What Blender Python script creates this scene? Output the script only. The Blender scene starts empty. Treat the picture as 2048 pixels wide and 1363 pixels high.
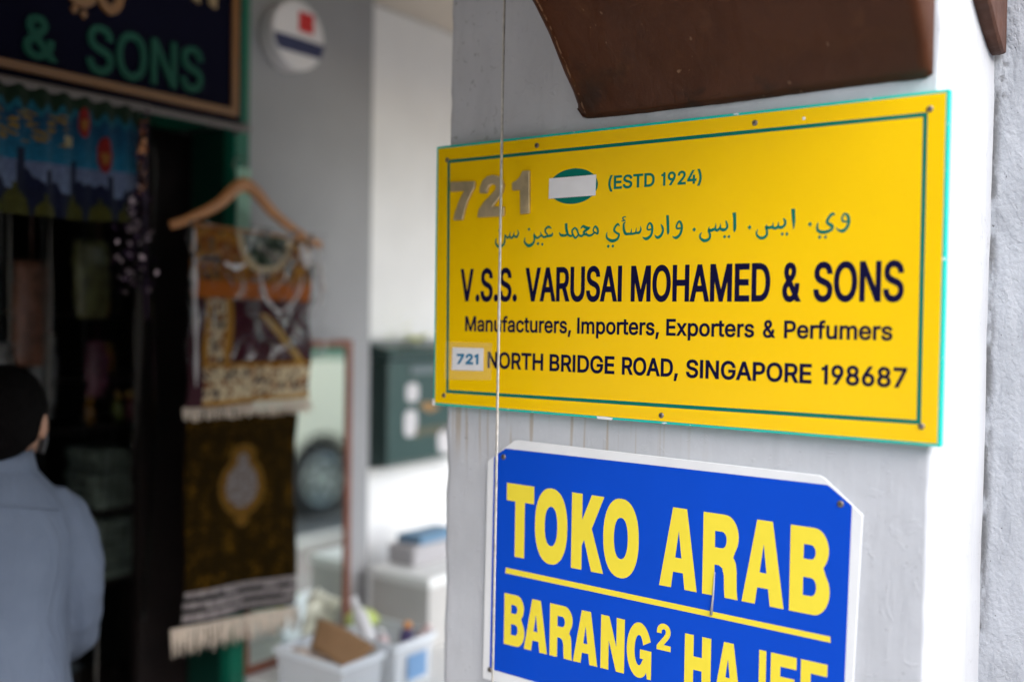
import bpy, bmesh, math, random, json
from mathutils import Vector, Matrix, noise
from mathutils.geometry import delaunay_2d_cdt
random.seed(7)
SC = bpy.context.scene
COL = SC.collection
R = math.radians

# ------------------------------------------------------------------ camera
cam_d = bpy.data.cameras.new('camera'); cam = bpy.data.objects.new('camera', cam_d); COL.objects.link(cam)
CAMZ = 1.68
_y, _p, _r = R(35.664), R(-1.383), R(0.894)
_f = Vector((-math.sin(_y)*math.cos(_p), math.cos(_y)*math.cos(_p), math.sin(_p)))
_ri = Vector((math.cos(_y), math.sin(_y), 0)); _u = _ri.cross(_f)
_R = _ri*math.cos(_r)+_u*math.sin(_r); _U = _u*math.cos(_r)-_ri*math.sin(_r)
cam.matrix_world = Matrix(((_R.x, _U.x, -_f.x, 0), (_R.y, _U.y, -_f.y, 0), (_R.z, _U.z, -_f.z, CAMZ), (0, 0, 0, 1)))
cam_d.sensor_width = 36; cam_d.lens = 1991.0/2048*36
cam_d.clip_start = 0.02; cam_d.clip_end = 800
cam_d.dof.use_dof = True; cam_d.dof.focus_distance = 1.52; cam_d.dof.aperture_fstop = 1.0
cam_d.dof.aperture_blades = 9
SC.camera = cam

# ------------------------------------------------------------------ light
world = bpy.data.worlds.new('World'); SC.world = world; world.use_nodes = True
nt = world.node_tree; bg = nt.nodes['Background']
sky = nt.nodes.new('ShaderNodeTexSky'); sky.sky_type = 'NISHITA'; sky.sun_disc = False
SUN_EL, SUN_AZ = 34.0, 105.0      # azimuth clockwise from +Y (towards +X, the street)
sky.sun_elevation = R(SUN_EL); sky.sun_rotation = R(SUN_AZ)
sky.air_density = 1.0; sky.dust_density = 1.2; sky.ozone_density = 1.0
nt.links.new(sky.outputs[0], bg.inputs[0]); bg.inputs[1].default_value = 0.12
sd = bpy.data.lights.new('sun', 'SUN'); sun = bpy.data.objects.new('sun', sd); COL.objects.link(sun)
sd.energy = 2.8; sd.angle = R(80); sd.color = (1.0, 0.985, 0.965)
_sd = Vector((math.sin(R(SUN_AZ))*math.cos(R(SUN_EL)), math.cos(R(SUN_AZ))*math.cos(R(SUN_EL)), math.sin(R(SUN_EL))))
sun.rotation_euler = _sd.to_track_quat('Z', 'Y').to_euler(); sun.location = (6, -2, 9)
SC.view_settings.view_transform = 'Standard'; SC.view_settings.look = 'None'
SC.view_settings.gamma = 1; SC.view_settings.use_curve_mapping = False
SC.view_settings.exposure = 1.78
SC.cycles.max_bounces = 8; SC.cycles.transparent_max_bounces = 12
SC.cycles.use_denoising = True
SC.cycles.sample_clamp_indirect = 6

# ------------------------------------------------------------------ materials
def mat(name, col, rough=0.6, metal=0.0, var=0.0, vscale=8.0, bump=0.0, bscale=60.0, bstretch=(1, 1, 1), spec=0.5, coat=0.0, alpha=1.0, trans=0.0, bdist=0.01, detail=6.0):
    m = bpy.data.materials.new(name); m.use_nodes = True
    n = m.node_tree.nodes; l = m.node_tree.links; b = n['Principled BSDF']
    b.inputs['Base Color'].default_value = (*col, 1); b.inputs['Roughness'].default_value = rough
    b.inputs['Metallic'].default_value = metal; b.inputs['Specular IOR Level'].default_value = spec
    b.inputs['Coat Weight'].default_value = coat; b.inputs['Alpha'].default_value = alpha
    b.inputs['Transmission Weight'].default_value = trans
    tc = n.new('ShaderNodeTexCoord')
    if var > 0:
        no = n.new('ShaderNodeTexNoise'); no.inputs['Scale'].default_value = vscale; no.inputs['Detail'].default_value = 8
        l.new(tc.outputs['Object'], no.inputs['Vector'])
        mr = n.new('ShaderNodeMapRange'); mr.inputs[1].default_value = 0.3; mr.inputs[2].default_value = 0.7
        mr.inputs[3].default_value = 1-var; mr.inputs[4].default_value = 1+var
        l.new(no.outputs[0], mr.inputs[0])
        mx = n.new('ShaderNodeVectorMath'); mx.operation = 'SCALE'; mx.inputs[0].default_value = col
        l.new(mr.outputs[0], mx.inputs['Scale']); l.new(mx.outputs[0], b.inputs['Base Color'])
    if bump > 0:
        mp = n.new('ShaderNodeMapping'); mp.inputs['Scale'].default_value = bstretch
        l.new(tc.outputs['Object'], mp.inputs[0])
        nb = n.new('ShaderNodeTexNoise'); nb.inputs['Scale'].default_value = bscale; nb.inputs['Detail'].default_value = detail
        l.new(mp.outputs[0], nb.inputs['Vector'])
        bu = n.new('ShaderNodeBump'); bu.inputs['Strength'].default_value = bump; bu.inputs['Distance'].default_value = bdist
        l.new(nb.outputs[0], bu.inputs['Height']); l.new(bu.outputs[0], b.inputs['Normal'])
    return m

class G:
    """small node-graph helper for the plaster materials (object coordinates in metres)"""
    def __init__(s, m):
        s.n = m.node_tree.nodes; s.l = m.node_tree.links; s.tc = s.n.new('ShaderNodeTexCoord')
    def noise(s, scale, stretch=(1, 1, 1), detail=6, dist=0.0, rough=0.55):
        mp = s.n.new('ShaderNodeMapping'); mp.inputs['Scale'].default_value = stretch
        s.l.new(s.tc.outputs['Object'], mp.inputs[0])
        t = s.n.new('ShaderNodeTexNoise'); t.inputs['Scale'].default_value = scale; t.inputs['Detail'].default_value = detail
        t.inputs['Distortion'].default_value = dist; t.inputs['Roughness'].default_value = rough
        s.l.new(mp.outputs[0], t.inputs['Vector']); return t.outputs[0]
    def ramp(s, v, a, b, c=0.0, d=1.0):
        r = s.n.new('ShaderNodeMapRange'); r.interpolation_type = 'SMOOTHSTEP'
        for i, x in enumerate((a, b, c, d)): r.inputs[i+1].default_value = x
        s.l.new(v, r.inputs[0]); return r.outputs[0]
    def math(s, op, a, b):
        m = s.n.new('ShaderNodeMath'); m.operation = op
        for i, x in enumerate((a, b)):
            if isinstance(x, (int, float)): m.inputs[i].default_value = x
            else: s.l.new(x, m.inputs[i])
        return m.outputs[0]
    def axis(s, i):
        x = s.n.new('ShaderNodeSeparateXYZ'); s.l.new(s.tc.outputs['Object'], x.inputs[0]); return x.outputs[i]
    def mix(s, f, a, b):
        m = s.n.new('ShaderNodeMix'); m.data_type = 'RGBA'
        if isinstance(f, (int, float)): m.inputs[0].default_value = f
        else: s.l.new(f, m.inputs[0])
        for k, x in ((6, a), (7, b)):
            if isinstance(x, tuple): m.inputs[k].default_value = (*x, 1)
            else: s.l.new(x, m.inputs[k])
        return m.outputs[2]
    def bump(s, h, strength, dist, prev=None):
        b = s.n.new('ShaderNodeBump'); b.inputs['Strength'].default_value = strength; b.inputs['Distance'].default_value = dist
        s.l.new(h, b.inputs['Height'])
        if prev is not None: s.l.new(prev, b.inputs['Normal'])
        return b.outputs[0]

def newmat(name, rough=0.6):
    m = bpy.data.materials.new(name); m.use_nodes = True
    m.node_tree.nodes['Principled BSDF'].inputs['Roughness'].default_value = rough
    return m, G(m), m.node_tree.nodes['Principled BSDF']

def vcol_mat(name, rough=0.85, bump=0.4, bscale=900, spec=0.2, sheen=0.0):
    m, g, b = newmat(name, rough)
    a = g.n.new('ShaderNodeVertexColor'); a.layer_name = 'pattern'
    g.l.new(a.outputs[0], b.inputs['Base Color']); b.inputs['Specular IOR Level'].default_value = spec
    b.inputs['Sheen Weight'].default_value = sheen
    if bump > 0: g.l.new(g.bump(g.noise(bscale), bump, 0.002), b.inputs['Normal'])
    return m

# ------------------------------------------------------------------ mesh helpers
class MB:
    def __init__(s): s.v = []; s.f = []; s.mi = []; s.k = 0
    def add(s, vs, fs, k=None):
        o = len(s.v); s.v += [tuple(x) for x in vs]; s.f += [tuple(i+o for i in f) for f in fs]
        s.mi += [s.k if k is None else k]*len(fs); return s
    def box(s, a, b, k=None):
        (x0, y0, z0), (x1, y1, z1) = a, b
        vs = [(x0, y0, z0), (x1, y0, z0), (x1, y1, z0), (x0, y1, z0), (x0, y0, z1), (x1, y0, z1), (x1, y1, z1), (x0, y1, z1)]
        return s.add(vs, [(0, 3, 2, 1), (4, 5, 6, 7), (0, 1, 5, 4), (1, 2, 6, 5), (2, 3, 7, 6), (3, 0, 4, 7)], k)
    def prism(s, poly, ax, lo, hi, k=None):
        """polygon in the two other axes, extruded along ax"""
        n = len(poly); vs = []
        for d in (lo, hi):
            for (p, q) in poly:
                vs.append({0: (d, p, q), 1: (p, d, q), 2: (p, q, d)}[ax])
        fs = [tuple(range(n))[::-1], tuple(range(n, 2*n))] + [(i, (i+1) % n, n+(i+1) % n, n+i) for i in range(n)]
        return s.add(vs, fs, k)
    def tube(s, pts, r, n=8, caps=True, k=None, flat=1.0):
        pts = [Vector(p) for p in pts]; rr = r if isinstance(r, (list, tuple)) else [r]*len(pts)
        vs = []; a = None
        for i, p in enumerate(pts):
            t = (pts[min(i+1, len(pts)-1)]-pts[max(i-1, 0)]).normalized()
            if a is None: a = t.cross(Vector((0, 0, 1)) if abs(t.z) < 0.95 else Vector((1, 0, 0)))
            else: a = a-t*a.dot(t)          # carried along the path without twisting
            a.normalize(); b = t.cross(a)
            for j in range(n):
                q = 2*math.pi*j/n; vs.append(p + a*(math.cos(q)*rr[i]*flat) + b*(math.sin(q)*rr[i]))
        fs = []
        for i in range(len(pts)-1):
            for j in range(n):
                fs.append((i*n+j, i*n+(j+1) % n, (i+1)*n+(j+1) % n, (i+1)*n+j))
        if caps: fs += [tuple(range(n))[::-1], tuple((len(pts)-1)*n+j for j in range(n))]
        return s.add(vs, fs, k)
    def lathe(s, c, axis, prof, n=24, k=None):
        """prof: (distance along axis, radius)"""
        c = Vector(c); ax = Vector(axis).normalized(); ref = Vector((0, 0, 1)) if abs(ax.z) < 0.9 else Vector((1, 0, 0))
        a = ax.cross(ref).normalized(); b = ax.cross(a); vs = []
        for (d, r) in prof:
            for j in range(n):
                q = 2*math.pi*j/n; vs.append(c+ax*d+a*(r*math.cos(q))+b*(r*math.sin(q)))
        fs = [(i*n+j, i*n+(j+1) % n, (i+1)*n+(j+1) % n, (i+1)*n+j) for i in range(len(prof)-1) for j in range(n)]
        fs += [tuple(range(n))[::-1], tuple((len(prof)-1)*n+j for j in range(n))]
        return s.add(vs, fs, k)
    def loft(s, rings, k=None, caps=True):
        n = len(rings[0]); vs = [p for r in rings for p in r]
        fs = [(i*n+j, i*n+(j+1) % n, (i+1)*n+(j+1) % n, (i+1)*n+j) for i in range(len(rings)-1) for j in range(n)]
        if caps: fs += [tuple(range(n))[::-1], tuple((len(rings)-1)*n+j for j in range(n))]
        return s.add(vs, fs, k)
    def ball(s, c, r, n=16, m=10, k=None):
        c = Vector(c); r = Vector(r) if not isinstance(r, (int, float)) else Vector((r, r, r)); rings = []
        for i in range(m+1):
            t = math.pi*(i+0.02 if i == 0 else i-0.02 if i == m else i)/m
            rings.append([c+Vector((r.x*math.sin(t)*math.cos(2*math.pi*j/n), r.y*math.sin(t)*math.sin(2*math.pi*j/n), -r.z*math.cos(t))) for j in range(n)])
        return s.loft(rings, k)
    def grid(s, fn, nu, nv, k=None):
        vs = [fn(i/nu, j/nv) for j in range(nv+1) for i in range(nu+1)]; w = nu+1
        return s.add(vs, [(j*w+i, j*w+i+1, (j+1)*w+i+1, (j+1)*w+i) for j in range(nv) for i in range(nu)], k)
    def build(s, name, mats, parent=None, smooth=False, bevel=0, seg=2, fix=True, angle=40):
        off = Vector((0, 0, 0))
        if parent is not None:
            p = parent
            while p is not None: off += p.location; p = p.parent
        me = bpy.data.meshes.new(name); me.from_pydata([tuple(Vector(v)-off) for v in s.v], [], s.f)
        for m in (mats if isinstance(mats, (list, tuple)) else [mats]): me.materials.append(m)
        for p, k in zip(me.polygons, s.mi): p.material_index = k; p.use_smooth = smooth
        me.update()
        if fix:
            bm = bmesh.new(); bm.from_mesh(me); bmesh.ops.recalc_face_normals(bm, faces=bm.faces); bm.to_mesh(me); bm.free()
        o = bpy.data.objects.new(name, me); COL.objects.link(o)
        if parent is not None: o.parent = parent
        if bevel:
            b = o.modifiers.new('bevel', 'BEVEL'); b.width = bevel; b.segments = seg; b.limit_method = 'ANGLE'; b.angle_limit = R(angle)
        return o

def tag(o, label=None, cat=None, group=None, kind=None):
    if label: o['label'] = label
    if cat: o['category'] = cat
    if group: o['group'] = group
    if kind: o['kind'] = kind
    return o
def thing(name, loc, label, cat, group=None):
    o = bpy.data.objects.new(name, None); o.location = loc; o.empty_display_size = 0.1; COL.objects.link(o)
    return tag(o, label, cat, group)
def label(o, t): o['label'] = t; return o
def solid(o, t, off=0):
    m = o.modifiers.new('solid', 'SOLIDIFY'); m.thickness = t; m.offset = off; return o
def subd(o, n=1):
    m = o.modifiers.new('sub', 'SUBSURF'); m.levels = n; m.render_levels = n; return o
def remesh(o, vox, sm=4, fac=0.5):
    m = o.modifiers.new('rm', 'REMESH'); m.mode = 'VOXEL'; m.voxel_size = vox; m.use_smooth_shade = True
    s = o.modifiers.new('sm', 'SMOOTH'); s.iterations = sm; s.factor = fac; return o
def film(name, f, rough=.1, bump=0, bscale=20, tint=(.97, .97, .97)):
    """clear plastic: see-through with a glossy surface"""
    m, g, b = newmat(name); n, l = g.n, g.l; n.remove(b)
    t = n.new('ShaderNodeBsdfTransparent'); t.inputs[0].default_value = (*tint, 1)
    q = n.new('ShaderNodeBsdfGlossy'); q.inputs['Roughness'].default_value = rough
    lw = n.new('ShaderNodeLayerWeight'); lw.inputs[0].default_value = f
    mx = n.new('ShaderNodeMixShader'); l.new(lw.outputs[0], mx.inputs[0]); l.new(t.outputs[0], mx.inputs[1]); l.new(q.outputs[0], mx.inputs[2])
    if bump:
        nb = g.bump(g.noise(bscale, detail=4), bump, .02); l.new(nb, q.inputs['Normal']); l.new(nb, lw.inputs['Normal'])
    l.new(mx.outputs[0], n['Material Output'].inputs[0]); return m
def setpattern(o, fn):
    """per-vertex base colours of a woven or printed pattern; fn(index, co)"""
    me = o.data; a = me.color_attributes.new('pattern', 'FLOAT_COLOR', 'POINT')
    for i, v in enumerate(me.vertices): a.data[i].color = (*fn(i, v.co), 1)
    return o

# ------------------------------------------------------------------ flat lettering
def inside(pt, poly):
    c = False; x, y = pt
    for (x0, y0), (x1, y1) in zip(poly, poly[1:]+poly[:1]):
        if (y0 > y) != (y1 > y) and x < x0+(y-y0)/(y1-y0)*(x1-x0): c = not c
    return c
def area2(p): return sum(a[0]*b[1]-b[0]*a[1] for a, b in zip(p, p[1:]+p[:1]))
def winding(pt, p):
    w = 0; x, y = pt
    for (x0, y0), (x1, y1) in zip(p, p[1:]+p[:1]):
        if (y0 > y) != (y1 > y):
            side = (x1-x0)*(y-y0)-(x-x0)*(y1-y0)
            if y1 > y0 and side > 0: w += 1
            elif y1 < y0 and side < 0: w -= 1
    return w
def fill2d(splines, oriented=False):
    """closed outlines [('P', [(x, y)...])...] -> verts, faces of the filled shape (outer rings left-handed, holes reversed)"""
    polys = [list(p) for _, p in splines]; K = 100.0; vs, ed = [], []
    if not oriented:
        polys = [p if (area2(p) > 0) != bool(sum(inside(p[0], q) for j, q in enumerate(polys) if j != i) % 2) else p[::-1] for i, p in enumerate(polys)]
    for p in polys:
        o = len(vs); vs += [Vector((x*K, y*K)) for x, y in p]; ed += [(o+i, o+(i+1) % len(p)) for i in range(len(p))]
    ov, _, of, *_r = delaunay_2d_cdt(vs, ed, [], 0, 1e-6)
    pts = [(v.x/K, v.y/K) for v in ov]; fs = []
    for f in of:
        c = (sum(pts[k][0] for k in f)/3, sum(pts[k][1] for k in f)/3)
        if sum(winding(c, p) for p in polys) > 0: fs.append(tuple(f))
    return pts, fs

def embolden(polys, d):
    out = []; main = max((area2(p) for p in polys), key=abs)
    for i, p in enumerate(polys):
        area = area2(p); hole = (area > 0) != (main > 0)
        s = (1 if area > 0 else -1)*(-1 if hole else 1)*d; n = len(p); q = []
        for k in range(n):
            a, b, c = Vector(p[k-1]), Vector(p[k]), Vector(p[(k+1) % n])
            e0, e1 = (b-a).normalized(), (c-b).normalized()
            n0, n1 = Vector((e0.y, -e0.x)), Vector((e1.y, -e1.x)); m = n0+n1
            m = m.normalized()/max(.55, m.length/2) if m.length > .1 else n0
            q.append((b.x+m.x*s, b.y+m.y*s))
        out.append(q if (area > 0) != bool(hole) else q[::-1])
    return out
def word_shape(text, w, h, bold):
    """a word set in the outline alphabet, fitted to width w and cap height h (metres)"""
    x = 0; gl = []
    for ch in text:
        if ch == ' ': x += 280; continue
        adv, sp = GLYPHS[ch]; gl.append((x, sp)); x += adv
    xs = [x0+p[i] for x0, sp in gl for p in sp for i in range(0, len(p), 6)]
    a, b = min(xs), max(xs); sx = (w-2*bold)/(b-a); sy = (h-2*bold)/509
    V, Fc = [], []
    for x0, sp in gl:
        polys = []
        for p in sp:
            n = len(p)//6; P = []
            pt = lambda k, j: ((p[(k % n)*6+j]+x0-a)*sx+bold, p[(k % n)*6+j+1]*sy+bold)
            for k in range(n):
                A, B, C, E = pt(k, 0), pt(k, 4), pt(k+1, 2), pt(k+1, 0)
                straight = abs((E[0]-A[0])*(B[1]-A[1])-(E[1]-A[1])*(B[0]-A[0]))+abs((E[0]-A[0])*(C[1]-A[1])-(E[1]-A[1])*(C[0]-A[0])) < 2e-9
                for t in ((0,) if straight else (0, .25, .5, .75)):
                    u = 1-t; q = tuple(u**3*A[i]+3*u*u*t*B[i]+3*u*t*t*C[i]+t**3*E[i] for i in (0, 1))
                    if not P or math.hypot(q[0]-P[-1][0], q[1]-P[-1][1]) > h*.004: P.append(q)
            if math.hypot(P[0][0]-P[-1][0], P[0][1]-P[-1][1]) < h*.004: P.pop()
            polys.append(P)
        vs, fs = fill2d([('P', q) for q in embolden(polys, bold)], True)
        o = len(V); V += vs; Fc += [tuple(i+o for i in f) for f in fs]
    return V, Fc

def put_words(mb, words, plane, bold):
    for text, p0, p1, h in words:
        w = p1[0]-p0[0]; vs, fs = word_shape(text, w, h, bold)
        mb.add([(p0[0]+u, plane(u), p0[1]+v+(p1[1]-p0[1])*u/w) for u, v in vs], fs)

def arc(cx, cy, rx, ry, a0, a1, n=10):
    return [(cx+rx*math.cos(R(a0+(a1-a0)*i/n)), cy+ry*math.sin(R(a0+(a1-a0)*i/n))) for i in range(n+1)]
def sel(cx, cy, rx, ry, n=40, e=0.88):
    o = []
    for i in range(n):
        c, s = math.cos(2*math.pi*i/n), math.sin(2*math.pi*i/n)
        o.append((cx+rx*math.copysign(abs(c)**e, c), cy+ry*math.copysign(abs(s)**e, s)))
    return o
BLOCK = {
 'T': [[(0, 1), (1, 1), (1, .76), (.67, .76), (.67, 0), (.32, 0), (.32, .76), (0, .76)]],
 'O': [sel(.5, .5, .5, .51), sel(.5, .5, .195, .265)],
 'K': [[(0, 0), (0, 1), (.33, 1), (.33, .66), (.62, 1), (1, 1), (.63, .56), (1, 0), (.63, 0), (.40, .40), (.33, .32), (.33, 0)]],
 'A': [[(0, 0), (.34, 1), (.71, 1), (1, 0), (.68, 0), (.63, .2), (.37, .2), (.32, 0)], [(.42, .38), (.585, .38), (.505, .72)]],
 'R': [[(0, 0), (0, 1), (.6, 1)] + arc(.62, .74, .38, .26, 90, -40, 12)[1:] + [(.86, .50)] + [(.93, .44), (.96, .34), (.97, .12), (1, 0), (.64, 0), (.62, .1), (.61, .26), (.56, .35), (.46, .38), (.34, .38), (.34, 0)],
       [(.34, .79), (.54, .79)] + arc(.54, .69, .13, .10, 90, -90, 8) + [(.34, .59)]],
 'B': [[(0, 0), (0, 1), (.58, 1)] + arc(.60, .75, .36, .25, 90, -50, 12)[1:] + arc(.60, .28, .40, .28, 42, -90, 14) + [(.58, 0)],
       [(.34, .80), (.52, .80)] + arc(.52, .715, .12, .085, 90, -90, 8) + [(.34, .63)],
       [(.34, .42), (.54, .42)] + arc(.54, .315, .13, .105, 90, -90, 8) + [(.34, .21)]],
 'N': [[(0, 0), (0, 1), (.35, 1), (.66, .46), (.66, 1), (1, 1), (1, 0), (.66, 0), (.34, .55), (.34, 0)]],
 'G': [arc(.5, .5, .5, .51, 22, 300, 30) + [(.80, .12), (.84, 0), (1, 0), (1, .52), (.54, .52), (.54, .35), (.68, .35)] + arc(.5, .5, .18, .28, -42, -338, 20)],
 'H': [[(0, 0), (0, 1), (.34, 1), (.34, .62), (.66, .62), (.66, 1), (1, 1), (1, 0), (.66, 0), (.66, .38), (.34, .38), (.34, 0)]],
 'J': [[(.64, 1), (1, 1)] + arc(.5, .28, .5, .30, 0, -180, 16) + [(0, .36), (.34, .36)] + arc(.49, .28, .15, .09, 180, 360, 8)],
 'E': [[(0, 0), (0, 1), (1, 1), (1, .79), (.38, .79), (.38, .62), (.93, .62), (.93, .41), (.38, .41), (.38, .21), (1, .21), (1, 0)]],
}
def catmull(pts, n=6):
    out = []
    for i in range(len(pts)-1):
        p0, p1, p2, p3 = pts[max(i-1, 0)], pts[i], pts[i+1], pts[min(i+2, len(pts)-1)]
        for k in range(n):
            t = k/n
            out.append(tuple(0.5*((2*b)+(c-a)*t+(2*a-5*b+4*c-d)*t*t+(3*b-a-3*c+d)*t**3) for a, b, c, d in zip(p0, p1, p2, p3)))
    out.append(tuple(pts[-1])); return out
def pen_strokes(mb, strokes, yplane):
    """strokes of a broad pen: [(x, z, half width)...]; a single point with a negative width is a lozenge dot"""
    for si, st in enumerate(strokes):
        y = yplane - 0.000012*(si % 12)
        if len(st) == 1:
            x, z, r = st[0]; r = abs(r)
            pl = [(x, y, z+r*1.05), (x+r*.9, y, z+r*.1), (x+r*.1, y, z-r*1.05), (x-r*.9, y, z-r*.05)]
            mb.add(pl, [(0, 3, 2, 1)]); continue
        c = catmull(st); n = len(c); vs = []
        for i in range(n):
            a, b = c[max(i-1, 0)], c[min(i+1, n-1)]; dx, dz = b[0]-a[0], b[1]-a[1]; L = math.hypot(dx, dz) or 1
            w = max(c[i][2], 0.0002); nx, nz = -dz/L*w, dx/L*w
            vs += [(c[i][0]+nx, y, c[i][1]+nz), (c[i][0]-nx, y, c[i][1]-nz)]
        mb.add(vs, [(2*i, 2*i+1, 2*i+3, 2*i+2) for i in range(n-1)])

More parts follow.
